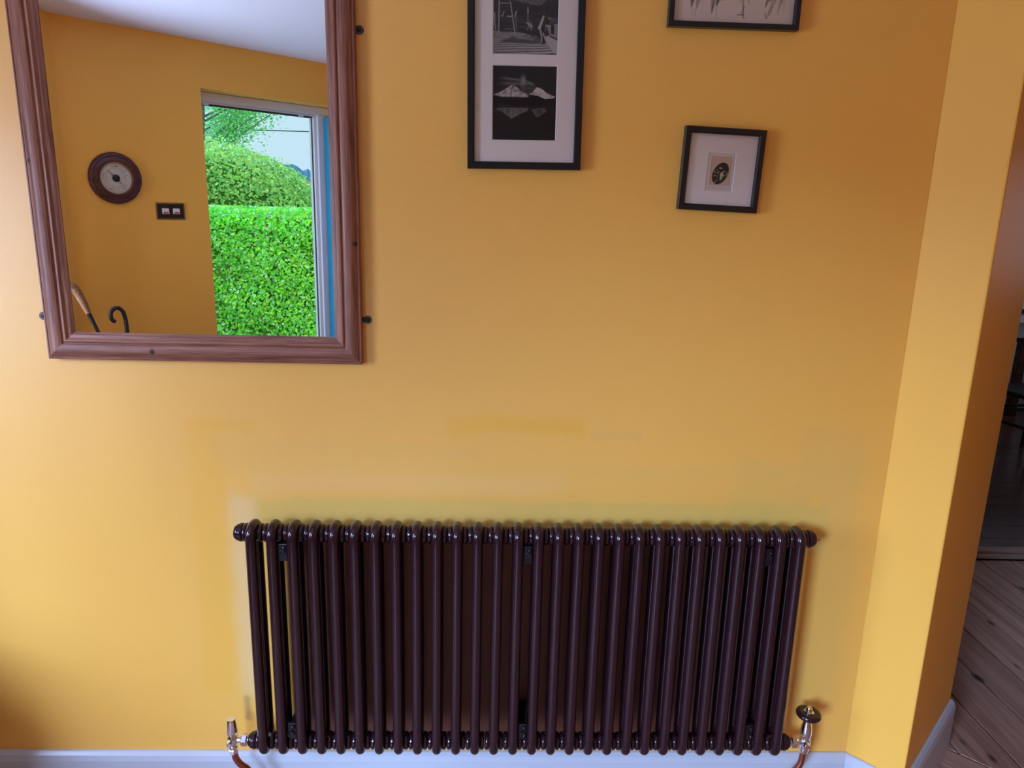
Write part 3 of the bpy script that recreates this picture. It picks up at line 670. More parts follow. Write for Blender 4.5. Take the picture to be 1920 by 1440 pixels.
def mountain_photo(u, v):
    X = lambda x: (x - 190) / 1040.0
    Y = lambda y: (1300 - y) / 1213.0
    P = lambda *p: [(X(a), Y(b_)) for a, b_ in p]
    WB = np.array([1.0, 0.90, 0.86])
    img = (0.020 + 0.012 * vnoise(u, v, 4, 6, 2))[..., None] * WB
    img = paint(img, (v < Y(735)) * 0.5, 0.010 * WB)
    # lens-shaped cloud
    def blob(cx, cy, rx, ry, sl=0.0):
        x = u - X(cx); y = v - Y(cy) - sl * (u - X(cx)); return np.exp(-(x / rx) ** 4 - (y / ry) ** 2)
    wisp = 0.6 + 0.8 * vnoise(u, v, 8, 40, 17)
    for cx, cy, rx, ry, sl, c, k in ((520, 312, 0.17, 0.014, -0.10, 0.15, 0.9), (560, 380, 0.20, 0.020, 0.0, 0.15, 0.85), (770, 365, 0.09, 0.024, -0.30, 0.16, 0.9), (682, 350, 0.040, 0.070, 0.0, 0.20, 0.95), (690, 320, 0.022, 0.045, 0.0, 0.26, 0.8), (700, 440, 0.03, 0.04, 0, 0.10, 0.6)):
        img = paint(img, np.clip(blob(cx, cy, rx, ry, sl) * k * wisp, 0, 1), c * WB)
    n = vnoise(u, v, 30, 30, 5)
    m1 = inpoly(u, v, P((205, 560), (300, 525), (400, 470), (470, 420), (520, 395), (590, 440), (650, 495), (720, 530), (775, 560), (770, 605), (600, 605), (480, 600), (390, 608), (280, 580)))
    m2 = inpoly(u, v, P((780, 530), (830, 525), (900, 430), (990, 460), (1060, 520), (1205, 580), (1150, 612), (1020, 615), (930, 570), (800, 550)))
    img = paint(img, m1 * np.clip(1.5 - 1.5 * n, 0.1, 1), 0.52 * WB); img = paint(img, m2 * np.clip(1.7 - 1.4 * n, 0.3, 1), 0.58 * WB)
    img = paint(img, stroke(u, v, P((520, 400), (495, 480), (490, 590)), 0.012) * 0.8, 0.03 * WB)
    img = paint(img, inpoly(u, v, P((520, 400), (590, 445), (545, 430), (500, 470))) * 0.7, 0.05 * WB)
    img = paint(img, inpoly(u, v, P((590, 420), (780, 415), (890, 430), (830, 530), (760, 535), (680, 500))) * np.clip(n * 1.4 - 0.2, 0, 1), 0.10 * WB)
    img = paint(img, inpoly(u, v, P((190, 575), (400, 605), (770, 605), (900, 560), (1040, 615), (1230, 600), (1230, 730), (190, 735))) * 0.9, 0.010 * WB)
    jag = (np.abs(v - Y(600) - 0.012 * (vnoise(u, v, 60, 1, 8) - 0.5)) < 0.01) & (u < X(780))
    img = paint(img, jag * 0.8, 0.012 * WB)
    # reflection
    r1 = inpoly(u, v, P((240, 790), (330, 765), (775, 765), (770, 810), (650, 860), (560, 915), (500, 945), (430, 890), (330, 820)))
    r2 = inpoly(u, v, P((800, 790), (1000, 755), (1100, 810), (1020, 850), (930, 915), (880, 890), (850, 830)))
    st = vnoise(u, v, 20, 10, 13)
    img = paint(img, r1 * np.clip(1.2 - 1.2 * st, 0.1, 0.9), 0.19 * WB); img = paint(img, r2 * np.clip(1.0 - st, 0.1, 0.8), 0.17 * WB)
    img = paint(img, stroke(u, v, P((300, 733), (510, 733)), 0.004) * 0.7, 0.12 * WB)
    img = paint(img, stroke(u, v, P((830, 765), (1110, 765)), 0.006) * 0.4, 0.08 * WB)
    return img
def sketch(u, v):
    # a wash drawing on cream paper; only the lower quarter is in view
    img = np.ones(u.shape + (3,)) * np.array([0.82, 0.72, 0.67]) * (0.97 + 0.05 * vnoise(u, v, 8, 8, 3))[..., None]
    X = lambda x: 0.085 + (x - 85) / 1760.0 * 0.90
    Y = lambda y: (435 - y) / 1535.0
    P = lambda *p: [(X(a), Y(b_)) for a, b_ in p]
    ink = np.array([0.10, 0.085, 0.07])
    n = 0.35 + 0.9 * vnoise(u, v, 60, 14, 6)
    for pts, wd, k in (
        (((255, -300), (250, -60), (235, 60), (215, 220)), [0.05, 0.040, 0.026, 0.006], 0.85), (((330, -200), (335, 0), (315, 130), (300, 235)), [0.03, 0.024, 0.018, 0.005], 0.5),
        (((575, -300), (570, -60), (560, 120), (545, 300)), [0.05, 0.036, 0.022, 0.004], 0.75), (((640, -160), (650, 60), (615, 180)), [0.03, 0.022, 0.008], 0.75), (((620, 180), (622, 370)), [0.005, 0.003], 0.35),
        (((385, 0), (385, 330)), [0.006, 0.003], 0.18), (((690, 115), (780, 95)), [0.006, 0.003], 0.35), (((240, 240), (230, 330)), [0.006, 0.003], 0.25), (((290, 240), (280, 340)), [0.006, 0.003], 0.3),
        (((990, -200), (990, 60), (1000, 135)), [0.006, 0.006, 0.003], 0.5), (((1040, -200), (1030, 60), (1045, 220)), [0.008, 0.008, 0.005], 0.6), (((1115, -100), (1110, 40), (1130, 140)), [0.007, 0.007, 0.004], 0.6),
        (((1040, 180), (1080, 190)), [0.006, 0.003], 0.5), (((1045, 210), (1050, 300), (1070, 350)), [0.006, 0.008, 0.003], 0.6), (((960, 300), (1040, 300)), [0.006, 0.007], 0.6), (((1025, 250), (1005, 290)), [0.005, 0.004], 0.4),
        (((1480, -300), (1460, -40), (1460, 60)), [0.06, 0.045, 0.028], 0.75), (((1430, 80), (1400, 180)), [0.014, 0.006], 0.6), (((1540, 60), (1480, 240), (1430, 340)), [0.02, 0.014, 0.006], 0.45), (((1600, -60), (1560, 40)), [0.02, 0.012], 0.6),
        (((1690, -100), (1640, 110), (1600, 270)), [0.022, 0.014, 0.005], 0.38), (((1400, 260), (1420, 330)), [0.006, 0.006], 0.5), (((1690, 60), (1700, 230)), [0.012, 0.005], 0.2)):
        m_ = stroke(u, v, P(*pts), [1.25 * q_ for q_ in wd]) * min(1, k * 1.3) * np.clip(n, 0, 1.1)
        img = paint(img, np.clip(m_, 0, 0.95), ink)
    # heads and shoulders higher up, outside the frame of the picture
    for cx in (0.17, 0.34, 0.55, 0.80):
        img = paint(img, stroke(u, v, [(cx, 0.45), (cx + 0.01, 0.66)], [0.05, 0.03]) * 0.6 * np.clip(n, 0, 1), ink)
        img = paint(img, stroke(u, v, [(cx + 0.01, 0.74), (cx + 0.01, 0.76)], 0.028) * 0.7, ink)
    return img
def etching(u, v):
    """small plate-mark print with an upright leaning dark oval; u, v over the mount opening"""
    img = np.ones(u.shape + (3,)) * np.array([0.72, 0.63, 0.57])
    P0 = np.array([0.66, 0.49, 0.36])
    n = vnoise(u, v, 20, 26, 4)
    plate = (u > 0.145) & (u < 0.855) & (v > 0.175) & (v < 0.905)
    img = np.where(plate[..., None], P0 * (0.93 + 0.12 * n)[..., None], img)
    edge = plate & ((u < 0.165) | (u > 0.835) | (v < 0.188) | (v > 0.890))
    img = paint(img, edge * 0.6, (0.40, 0.24, 0.14))
    x = (u - 0.505) * 0.0595; y = (v - 0.475) * 0.080
    def rot(a): return x * math.cos(a) + y * math.sin(a), -x * math.sin(a) + y * math.cos(a)
    a = -math.radians(24); xr_ = x * math.cos(a) - y * math.sin(a) * -1 * -1; 
    ex = x * math.cos(-a) - y * math.sin(-a); ey = x * math.sin(-a) + y * math.cos(-a)
    d = np.hypot(ex / 0.0165, ey / 0.0245)
    ov = np.clip((1 - d) * 14, 0, 1)
    dark = 0.035 + 0.06 * np.clip(vnoise(u, v, 26, 30, 14) - 0.4, 0, 1)
    img = paint(img, ov, dark[..., None] * np.array([1.0, 0.85, 0.62]))
    lt = np.array([0.60, 0.50, 0.34])
    X = lambda p: 0.5 + (p - 655) / 660.0
    Y = lambda p: 1 - (p - 310) / 900.0
    P = lambda *pp: [(X(a_), Y(b_)) for a_, b_ in pp]
    for pts, wd in ((((660, 800), (690, 850), (675, 910)), [0.035, 0.06, 0.045]), (((690, 790), (740, 830)), [0.05, 0.025]), (((635, 660), (690, 670)), [0.03, 0.014]), (((590, 770), (625, 740)), [0.022, 0.012]), (((700, 770), (745, 720)), [0.03, 0.012]),
                    (((520, 720), (530, 770)), 0.016), (((575, 700), (580, 710)), 0.014), (((510, 850), (545, 830)), 0.014), (((585, 930), (590, 940)), 0.018), (((540, 1000), (560, 980)), 0.014), (((780, 830), (825, 790)), 0.010), (((790, 740), (825, 790)), 0.007), (((590, 830), (600, 880)), 0.008)):
        img = paint(img, stroke(u, v, P(*pts), wd) * ov, lt)
    # scribbled pencil signature, not legible
    sig = [(360, 1120), (400, 1110), (425, 1095), (430, 1120), (455, 1100), (470, 1118), (490, 1100), (510, 1120), (545, 1095), (560, 1105)]
    sg2 = [(600, 1100), (580, 1125), (600, 1140), (640, 1105), (650, 1128), (690, 1100), (700, 1130), (735, 1095), (745, 1125), (790, 1135), (830, 1120)]
    for s_ in (sig, sg2): img = paint(img, stroke(u, v, P(*s_), 0.007) * 0.55, (0.30, 0.22, 0.17))
    return img

# ------------------------------------------------------------------ the three pictures
def picture(name, cx, cz, W_, H_, face, depth, roll, label):
    e = empty(name, (cx, 0, cz), label=label, cat='picture', group='black framed pictures on the yellow wall')
    e.rotation_euler = (0, -roll, 0)       # roll > 0 turns the top to the left as seen from the room
    pf = [(0, 0.001), (0, depth - 0.001), (0.001, depth), (face - 0.002, depth), (face, depth - 0.0025), (face, 0.001)]
    four_sides(pf, W_, H_, [M['black_frame']] * 4, e)
    MB().box(-W_ / 2 + 0.004, W_ / 2 - 0.004, -0.0035, -0.0012, -H_ / 2 + 0.004, H_ / 2 - 0.004).obj('backing_board', M['backing'], e)
    return e
def mount(e, W_, H_, y0, openings, face):
    """mount board with bevelled openings (x0, x1, z0, z1), front surface at y0"""
    a0, a1, b0, b1 = -W_ / 2 + face - 0.002, W_ / 2 - face + 0.002, -H_ / 2 + face - 0.002, H_ / 2 - face + 0.002
    mb = MB()
    zs = [b0]
    t = 0.0014
    for (x0, x1, z0, z1) in sorted(openings, key=lambda q_: q_[2]):
        mb.box(a0, a1, y0, y0 + t, zs[-1], z0); mb.box(a0, x0, y0, y0 + t, z0, z1); mb.box(x1, a1, y0, y0 + t, z0, z1); zs.append(z1)
    mb.box(a0, a1, y0, y0 + t, zs[-1], b1)
    mo = mb.obj('mount_board', M['mat'], e)
    for (x0, x1, z0, z1) in openings:
        k = 0.0017
        vs = [(x0, y0 - 0.0001, z0), (x1, y0 - 0.0001, z0), (x1, y0 - 0.0001, z1), (x0, y0 - 0.0001, z1), (x0 + k, y0 + t, z0 + k), (x1 - k, y0 + t, z0 + k), (x1 - k, y0 + t, z1 - k), (x0 + k, y0 + t, z1 - k)]
        MB().add(vs, [(0, 1, 5, 4), (1, 2, 6, 5), (2, 3, 7, 6), (3, 0, 4, 7)]).obj('bevel_cut', M['bevel'], mo)
    return mo
# tall frame with two photographs
W1, H1 = 0.2370, 0.4360
c1x, c1z = -0.0325, 1.5880 + H1 / 2
p1 = picture('picture_frame', c1x, c1z, W1, H1, 0.0145, 0.018, 0.010, 'tall black frame holding two black-and-white photographs, beside the mirror')
zb1 = 1.5880 - c1z
oA = (-0.1003 - c1x, 0.0335 - c1x, zb1 + 0.0575, zb1 + 0.2050); oB = (-0.1003 - c1x, 0.0335 - c1x, zb1 + 0.2240, zb1 + 0.3715)
mount(p1, W1, H1, -0.0085, [oA, oB], 0.0145)
for op, fn, lb in ((oA, mountain_photo, 'black-and-white photograph of snowy peaks mirrored in a lake'), (oB, dock_photo, 'black-and-white photograph of bathers on a wooden jetty')):
    pr = print_plane('photograph', op[1] - op[0], op[3] - op[2], 150, 166, fn, p1, ((op[0] + op[1]) / 2, -0.0068, (op[2] + op[3]) / 2)); pr['label'] = lb
MB().box(-W1 / 2 + 0.012, W1 / 2 - 0.012, -0.0120, -0.0105, -H1 / 2 + 0.012, H1 / 2 - 0.012).obj('glass_pane', M['pane'], p1)
# small square frame with the oval etching
W2, H2 = 0.1705, 0.1695
p2 = picture('picture_frame', 0.3880, 1.5970, W2, H2, 0.0130, 0.0185, -0.033, 'small square black frame with a tiny oval etching, hanging slightly askew')
o2 = (-0.0298, 0.0298, -0.0445, 0.0355)
mount(p2, W2, H2, -0.0085, [o2], 0.0130)
pr = print_plane('etching', 0.0596, 0.080, 130, 170, etching, p2, (0, -0.0068, -0.0045)); pr['label'] = 'dark oval etching on a buff plate mark'
MB().box(-W2 / 2 + 0.011, W2 / 2 - 0.011, -0.0120, -0.0105, -H2 / 2 + 0.011, H2 / 2 - 0.011).obj('glass_pane', M['pane'], p2)
# wide frame with the wash drawing, cut by the top of the photograph
W3, H3 = 0.2670, 0.2300
p3 = picture('picture_frame', 0.3870, 1.8730 + H3 / 2, W3, H3, 0.0110, 0.018, -0.004, 'wide black frame with a pale sketch of ink-washed figures, above the oval etching')
pr = print_plane('drawing', W3 - 0.018, H3 - 0.018, 190, 165, sketch, p3, (0, -0.0068, 0)); pr['label'] = 'pale sheet with dark wash strokes of figures'
MB().box(-W3 / 2 + 0.009, W3 / 2 - 0.009, -0.0120, -0.0105, -H3 / 2 + 0.009, H3 / 2 - 0.009).obj('glass_pane', M['pane'], p3)

# ------------------------------------------------------------------ things on the splayed wall, seen in the mirror
bar = empty('barometer', LP(0.143, 0, 1.613), -PI / 4, 'round dark wooden barometer with a pale dial, seen in the mirror', 'barometer')
M['mahogany'] = wood('dark_mahogany', (0.050, 0.014, 0.012), (0.115, 0.034, 0.028), axis='X', ring=40, rough=0.35)
MB().lathe([(0.10, 0.001), (0.119, 0.001), (0.1225, 0.006), (0.1220, 0.012), (0.116, 0.019), (0.106, 0.022), (0.103, 0.019), (0.099, 0.020), (0.090, 0.026), (0.083, 0.028), (0.077, 0.026), (0.0745, 0.020), (0.0735, 0.014), (0.02, 0.014)], (0, 0, 0), (0, 1, 0), 64).obj('case', M['mahogany'], bar, smooth=True, auto=40)
def dial_fn(u, v):
    x, y = (u - 0.5) * 2, (v - 0.5) * 2; r = np.hypot(x, y); a = np.arctan2(y, x)
    img = np.ones(u.shape + (3,)) * np.array([0.62, 0.58, 0.50]) * (0.85 + 0.25 * vnoise(u, v, 4, 4, 5))[..., None]
    ink = np.array([0.10, 0.09, 0.08])
    for r0, wd, k in ((0.93, 0.012, 0.4), (0.62, 0.012, 0.55), (0.50, 0.008, 0.4)): img = paint(img, np.clip(1 - np.abs(r - r0) / wd, 0, 1) * k, ink)
    ticks = (np.sin(a * 50) > 0.3) & (r > 0.64) & (r < 0.70) & (y > -0.75); img = paint(img, ticks * 0.55, ink)
    words = (np.abs(r - 0.80) < 0.05) & (vnoise((a + PI) / 6.3, r, 60, 12, 8) > 0.52) & (np.sin(a * 5 + 0.6) > 0.1); img = paint(img, words * 0.65, ink)
    w2 = (np.abs(r - 0.56) < 0.025) & (vnoise((a + PI) / 6.3, r, 90, 20, 4) > 0.5) & (np.sin(a * 3) > -0.2); img = paint(img, w2 * 0.5, ink)
    top = (np.abs(y - 0.74) < 0.025) & (np.abs(x) < 0.22) & (vnoise(u, v, 60, 20, 9) > 0.4); img = paint(img, top * 0.7, ink)
    return img
dl = print_plane('dial', 0.146, 0.146, 100, 100, dial_fn, bar, (0, 0.0150, 0))
dl.rotation_euler = (0, 0, PI)
# trim the square print to the round dial
me = dl.data; import bmesh
bm = bmesh.new(); bm.from_mesh(me)
bmesh.ops.delete(bm, geom=[f for f in bm.faces if f.calc_center_median().xz.length > 0.0732], context='FACES'); bm.to_mesh(me); bm.free()
hub = MB().lathe([(0.0175, 0), (0.0175, 0.004), (0.014, 0.007), (0.005, 0.008), (0.0, 0.008)], (0, 0.0155, 0), (0, 1, 0), 28).obj('hub', M['bracket'], bar, smooth=True, auto=40)
for ang, ln in ((math.radians(135), 0.05), (math.radians(-45), 0.045)):
    MB().tube([(0, 0.0185, 0), (ln * math.cos(ang), 0.0185, ln * math.sin(ang))], [0.0018, 0.0006], 6).obj('pointer', M['bracket'], bar)
MB().lathe([(0.074, 0), (0.0765, 0), (0.0765, 0.004), (0.074, 0.004)], (0, 0.0225, 0), (0, 1, 0), 48, cap=False).obj('bezel', M['brass'], bar, smooth=True, auto=40)
sw = empty('light_switch', LP(0.397, 0, 1.460), -PI / 4, 'dark double light switch with two white rockers, between barometer and door', 'switch')
MB().box(-0.073, 0.073, 0.0005, 0.0045, -0.043, 0.043).obj('edge_plate', pmat('antique_brass', (0.26, 0.19, 0.10), 0.35, metal=0.9, bump=(90, 0.05, 0.0003)), sw, bevel=0.002)
MB().box(-0.066, 0.066, 0.0045, 0.0065, -0.036, 0.036).obj('switch_plate', pmat('dark_bronze', (0.035, 0.035, 0.033), 0.22, metal=0.6, bump=(90, 0.03, 0.0003)), sw, bevel=0.001)
M['rocker'] = pmat('white_rocker', (0.80, 0.76, 0.76), 0.3, bump=(90, 0.03, 0.0003)); M['red'] = pmat('red_mark', (0.65, 0.08, 0.10), 0.4, vary=(200, 0.05))
for x in (-0.0275, 0.0275):
    rk = MB().add([(x - 0.017, 0.0065, -0.014), (x + 0.017, 0.0065, -0.014), (x + 0.017, 0.0065, 0.014), (x - 0.017, 0.0065, 0.014), (x - 0.017, 0.0135, -0.014), (x + 0.017, 0.0135, -0.014), (x + 0.017, 0.0085, 0.014), (x - 0.017, 0.0085, 0.014)],
                  [(0, 1, 2, 3), (7, 6, 5, 4), (4, 5, 1, 0), (5, 6, 2, 1), (6, 7, 3, 2), (7, 4, 0, 3)]).obj('rocker', M['rocker'], sw)
    MB().box(x - 0.013, x + 0.013, 0.0125, 0.0142, -0.0125, -0.0035).obj('red_mark', M['red'], rk)
# sticks in a stand by the corner
stand = empty('umbrella_stand', LP(0.10, 0.155, 0), -PI / 4, 'dark ribbed umbrella stand in the corner below the barometer', 'umbrella stand')
MB().lathe([(0.05, 0.001), (0.110, 0.001), (0.118, 0.01), (0.112, 0.03), (0.112, 0.47), (0.120, 0.49), (0.120, 0.505), (0.110, 0.505), (0.104, 0.48), (0.104, 0.02), (0.02, 0.018)], n=40).obj('body', pmat('dark_metal_stand', (0.05, 0.035, 0.03), 0.4, metal=0.5, bump=(30, 0.1, 0.001)), stand, smooth=True, auto=40)
for z in (0.12, 0.37):
    MB().lathe([(0.112, 0), (0.117, 0.004), (0.117, 0.012), (0.112, 0.016)], (0, 0, z), (0, 0, 1), 40).obj('band', M['brass'], stand, smooth=True, auto=40)
umb = empty('umbrella', LP(0.10, 0.13, 0.02), -PI / 4, 'black umbrella with a glossy crook handle, standing nearer the garden door', 'umbrella')
U = lambda s, z, t=0.13: (s - 0.10, t - 0.13, z - 0.02)
M['black_gloss'] = pmat('black_gloss_crook', (0.010, 0.012, 0.016), 0.15, spec=0.6, bump=(20, 0.03, 0.001))
M['black_cloth'] = pmat('black_umbrella_cloth', (0.012, 0.012, 0.015), 0.8, bump=(120, 0.2, 0.001))
hk = [U(0.038, 0.930), U(0.026, 0.938), U(0.0200, 0.955), U(0.0215, 0.975), U(0.033, 0.990), U(0.050, 0.9965), U(0.066, 0.990), U(0.0775, 0.974), U(0.083, 0.950), U(0.086, 0.925), U(0.087, 0.874), U(0.088, 0.80)]
P_ = [Vector(p) for p in hk]; out = []
for i in range(len(P_) - 1):
    a0, a1, a2, a3 = P_[max(i - 1, 0)], P_[i], P_[i + 1], P_[min(i + 2, len(P_) - 1)]
    for k in range(4):
        t = k / 4; out.append(0.5 * ((2 * a1) + (-a0 + a2) * t + (2 * a0 - 5 * a1 + 4 * a2 - a3) * t * t + (-a0 + 3 * a1 - 3 * a2 + a3) * t ** 3))
out.append(P_[-1])
MB().tube(out, 0.0100, 14).obj('crook_handle', M['black_gloss'], umb, smooth=True, auto=50)
rr = []; pp = []
for k in range(15):
    f = k / 14; z = 0.80 - 0.74 * f; pp.append(U(0.088 + 0.012 * f, z)); rr.append(0.012 + 0.022 * math.sin(PI * min(1, f * 1.15)) * (1 - f * 0.5))
MB().tube(pp, rr, 16).obj('rolled_canopy', M['black_cloth'], umb, smooth=True, auto=60)
MB().tube([U(0.100, 0.07), U(0.1005, 0.022)], [0.004, 0.003], 8).obj('ferrule', M['chrome'], umb, smooth=True)
stk = empty('walking_stick', LP(0.16, 0.16, 0.02), -PI / 4, 'walking stick with a bent brown woven handle, in the mirror corner', 'walking stick')
K = lambda s, z, t=0.15: (s - 0.16, t - 0.16, z - 0.02)
hp = [K(-0.178, 1.085), K(-0.172, 1.110), K(-0.155, 1.120), K(-0.136, 1.112), K(-0.121, 1.088), K(-0.108, 1.055), K(-0.095, 1.020), K(-0.083, 0.985)]
hr = [0.010, 0.0165, 0.0185, 0.0195, 0.0195, 0.0180, 0.0155, 0.0125]
pts2, rad2 = [], []
for i in range(len(hp) - 1):
    for k in range(6):
        t = k / 6; pts2.append(Vector(hp[i]).lerp(Vector(hp[i + 1]), t)); rad2.append((hr[i] + (hr[i + 1] - hr[i]) * t) * (1.0 + (0.035 if k % 2 else -0.035)))
pts2.append(Vector(hp[-1])); rad2.append(hr[-1])
MB().tube(pts2, rad2, 16).obj('woven_handle', wood('woven_cane', (0.20, 0.085, 0.035), (0.42, 0.22, 0.11), axis='Y', ring=90, along=60, rough=0.5), stk, smooth=True, auto=70, label='brown woven handle')
MB().tube([K(-0.083, 0.985), K(-0.05, 0.892), K(0.03, 0.60), K(0.165, 0.055)], [0.0105, 0.0085, 0.0075, 0.006], 12).obj('shaft', M['black_gloss'], stk, smooth=True, auto=50)
MB().tube([K(0.163, 0.063), K(0.174, 0.021)], [0.0085, 0.0095], 12).obj('rubber_tip', M['seal'], stk, smooth=True, auto=50)

# unseen bench added left of the frame to throw the soft bottom-left shadow
bench = empty('shadow_bench', (-1.84, -0.23, 0), 0, 'unseen low wooden bench added left of the radiator to cast a shadow', 'bench')
M['bench_wood'] = wood('bench_wood', (0.10, 0.045, 0.02), (0.22, 0.11, 0.05), axis='X', ring=25, rough=0.5)
MB().box(-0.25, 0.34, -0.19, 0.19, 0.52, 0.55).obj('seat', M['bench_wood'], bench, bevel=0.004)
MB().box(-0.23, 0.32, -0.175, 0.18, 0.08, 0.52).obj('chest', M['bench_wood'], bench, bevel=0.004)
for sx in (-0.20, 0.29):
    for sy in (-0.15, 0.155): MB().box(sx - 0.025, sx + 0.025, sy - 0.025, sy + 0.025, 0.0005, 0.08).obj('leg', M['bench_wood'], bench, bevel=0.003)

# ------------------------------------------------------------------ the dark dining room
M['black_wood'] = wood('black_chair_wood', (0.008, 0.006, 0.006), (0.02, 0.014, 0.012), axis='Z', ring=30, rough=0.35)
def chair(x, y, rz, label):
    c = empty('dining_chair', (x, y, 0), rz, label, 'chair', 'dark chairs around the dining table')
    MB().box(-0.21, 0.21, -0.20, 0.21, 0.425, 0.455).obj('seat', M['black_wood'], c, bevel=0.008)
    for sx in (-0.18, 0.18):
        MB().tube([(sx, 0.17, 0.43), (sx * 1.05, 0.19, 0.0005)], [0.018, 0.013], 10).obj('leg', M['black_wood'], c, smooth=True, auto=50)
        MB().tube([(sx, -0.26, 0.90), (sx, -0.22, 0.66), (sx, -0.18, 0.44), (sx * 1.05, -0.21, 0.0005)], [0.014, 0.016, 0.018, 0.014], 10).obj('leg', M['black_wood'], c, smooth=True, auto=50)
    MB().box(-0.17, 0.17, -0.275, -0.250, 0.835, 0.905).obj('top_rail', M['black_wood'], c, bevel=0.006)
    MB().box(-0.17, 0.17, -0.225, -0.205, 0.56, 0.60).obj('lower_rail', M['black_wood'], c, bevel=0.005)
    for k in range(4):
        xx = -0.105 + 0.07 * k
        MB().tube([(xx, -0.262, 0.84), (xx, -0.215, 0.595)], 0.008, 8).obj('spindle', M['black_wood'], c, smooth=True, auto=50)
    for yy, zz in ((0.18, 0.30), (-0.195, 0.30)): MB().tube([(-0.185, yy, zz), (0.185, yy, zz)], 0.010, 8).obj('stretcher', M['black_wood'], c, smooth=True, auto=50)
    for sx in (-0.185, 0.185): MB().tube([(sx, -0.19, 0.24), (sx, 0.18, 0.24)], 0.010, 8).obj('stretcher', M['black_wood'], c, smooth=True, auto=50)
chair(3.45, 2.92, math.radians(10), 'black dining chair nearest the doorway, its back towards us')
chair(4.62, 3.60, math.radians(95), 'black dining chair at the far right end of the dining table')
tb = empty('dining_table', (3.85, 3.62, 0), 0, 'dark wooden dining table behind the black chair in the far room', 'table')
MB().box(-0.55, 0.30, -0.38, 0.40, 0.715, 0.745).obj('table_top', M['dark_board'], tb, bevel=0.005)
for sx in (-0.50, 0.25):
    for sy in (-0.33, 0.35): MB().box(sx - 0.03, sx + 0.03, sy - 0.03, sy + 0.03, 0.0005, 0.715).obj('leg', M['dark_board'], tb, bevel=0.004)
MB().box(1.27, 5.0, 4.178, 4.1995, 0.80, 0.835).obj('trim_2', M['black_wood'], bevel=0.003, label='dark dado rail on the far dining room wall', cat='rail', kind='structure')

# ------------------------------------------------------------------ the garden beyond the door
MB().box(-900, 900, -1200, -4.3, -0.35, -0.15).box(-900, -2.9, -4.3, 40, -0.35, -0.15).obj('ground', pmat('lawn', (0.10, 0.20, 0.05), 0.9, vary=(0.6, 0.3)), label='green lawn outside the garden door', cat='ground', kind='structure')
M['leaf'] = attr_mat('leaves', 0.5, 0.2, 0.08)
M['twig'] = pmat('dark_twigs', (0.10, 0.24, 0.035), 0.9, vary=(6, 0.4))
M['bark'] = pmat('tree_bark', (0.22, 0.20, 0.17), 0.85, vary=(9, 0.4))
def leaves(name, pos, nrm, size, cols, parent, seed):
    """many small folded leaves as one mesh: pos, nrm (N,3)"""
    rs = np.random.RandomState(seed); N = len(pos)
    nrm = nrm + rs.normal(0, 0.45, (N, 3)); nrm /= np.linalg.norm(nrm, axis=1, keepdims=True)
    a = rs.normal(0, 1, (N, 3)); a -= nrm * (a * nrm).sum(1, keepdims=True); a /= np.linalg.norm(a, axis=1, keepdims=True)
    b_ = np.cross(nrm, a); L = (size * rs.uniform(0.7, 1.25, N))[:, None]
    v = np.stack([pos - a * L * 0.5, pos + b_ * L * 0.30 + nrm * L * 0.10, pos + a * L * 0.55, pos - b_ * L * 0.30 + nrm * L * 0.10], 1).reshape(-1, 3)
    i = np.arange(N) * 4
    f = np.concatenate([np.stack([i, i + 1, i + 2], 1), np.stack([i, i + 2, i + 3], 1)])
    me = bpy.data.meshes.new(name); me.from_pydata(v.tolist(), [], f.tolist()); me.update()
    ca = me.color_attributes.new('Col', 'FLOAT_COLOR', 'POINT')
    c = np.array(cols)[rs.randint(0, len(cols), N)] * rs.uniform(0.7, 1.3, (N, 1))
    c = np.repeat(np.concatenate([c, np.ones((N, 1))], 1), 4, axis=0).astype(np.float32)
    ca.data.foreach_set('color', c.ravel()); me.materials.append(M['leaf'])
    o = bpy.data.objects.new(name, me); COL.objects.link(o); o.parent = parent; o['kind'] = 'stuff'
    return o
GREENS = [(0.22, 0.84, 0.06), (0.16, 0.74, 0.09), (0.30, 0.90, 0.08), (0.20, 0.78, 0.20), (0.42, 0.92, 0.12), (0.45, 0.92, 0.50)]
YGREENS = [(0.42, 0.80, 0.16), (0.52, 0.84, 0.20), (0.34, 0.74, 0.24), (0.60, 0.82, 0.28)]
# clipped hedge
rs = np.random.RandomState(3)
hedge = empty('hedge', (-2.2, -6.0, -0.15), 0, 'clipped bright green hedge with a level top outside the door', 'hedge')
HX0, HX1, HY0, HY1, HT = -2.6, 3.0, -0.55, 0.48, 1.635
def blobby(x, z): return 0.05 * np.sin(3.1 * x + 1.3 * z) + 0.04 * np.sin(7.3 * x - 4.1 * z) + 0.03 * np.sin(13 * z + 5 * x)
N = 44000; x = rs.uniform(-2.6, 2.6, N); z = rs.uniform(0.0, HT, N)
pos = np.stack([x, HY1 + blobby(x, z) - np.abs(rs.normal(0, 0.05, N)), z], 1); nr = np.tile(np.array([0.0, 0.85, 0.5]), (N, 1))
N2 = 8000; x2 = rs.uniform(-2.6, 2.6, N2); y2 = rs.uniform(HY0, HY1, N2)
pos2 = np.stack([x2, y2, HT - np.abs(rs.normal(0, 0.025, N2))], 1); nr2 = np.tile(np.array([0.0, 0.2, 1.0]), (N2, 1))
leaves('leaves', np.concatenate([pos, pos2]), np.concatenate([nr, nr2]), 0.040, GREENS, hedge, 4)
MB().box(-2.6, 2.6, HY0 + 0.05, HY1 - 0.10, 0.0, HT - 0.08).obj('twigs', M['twig'], hedge, bevel=0.05)
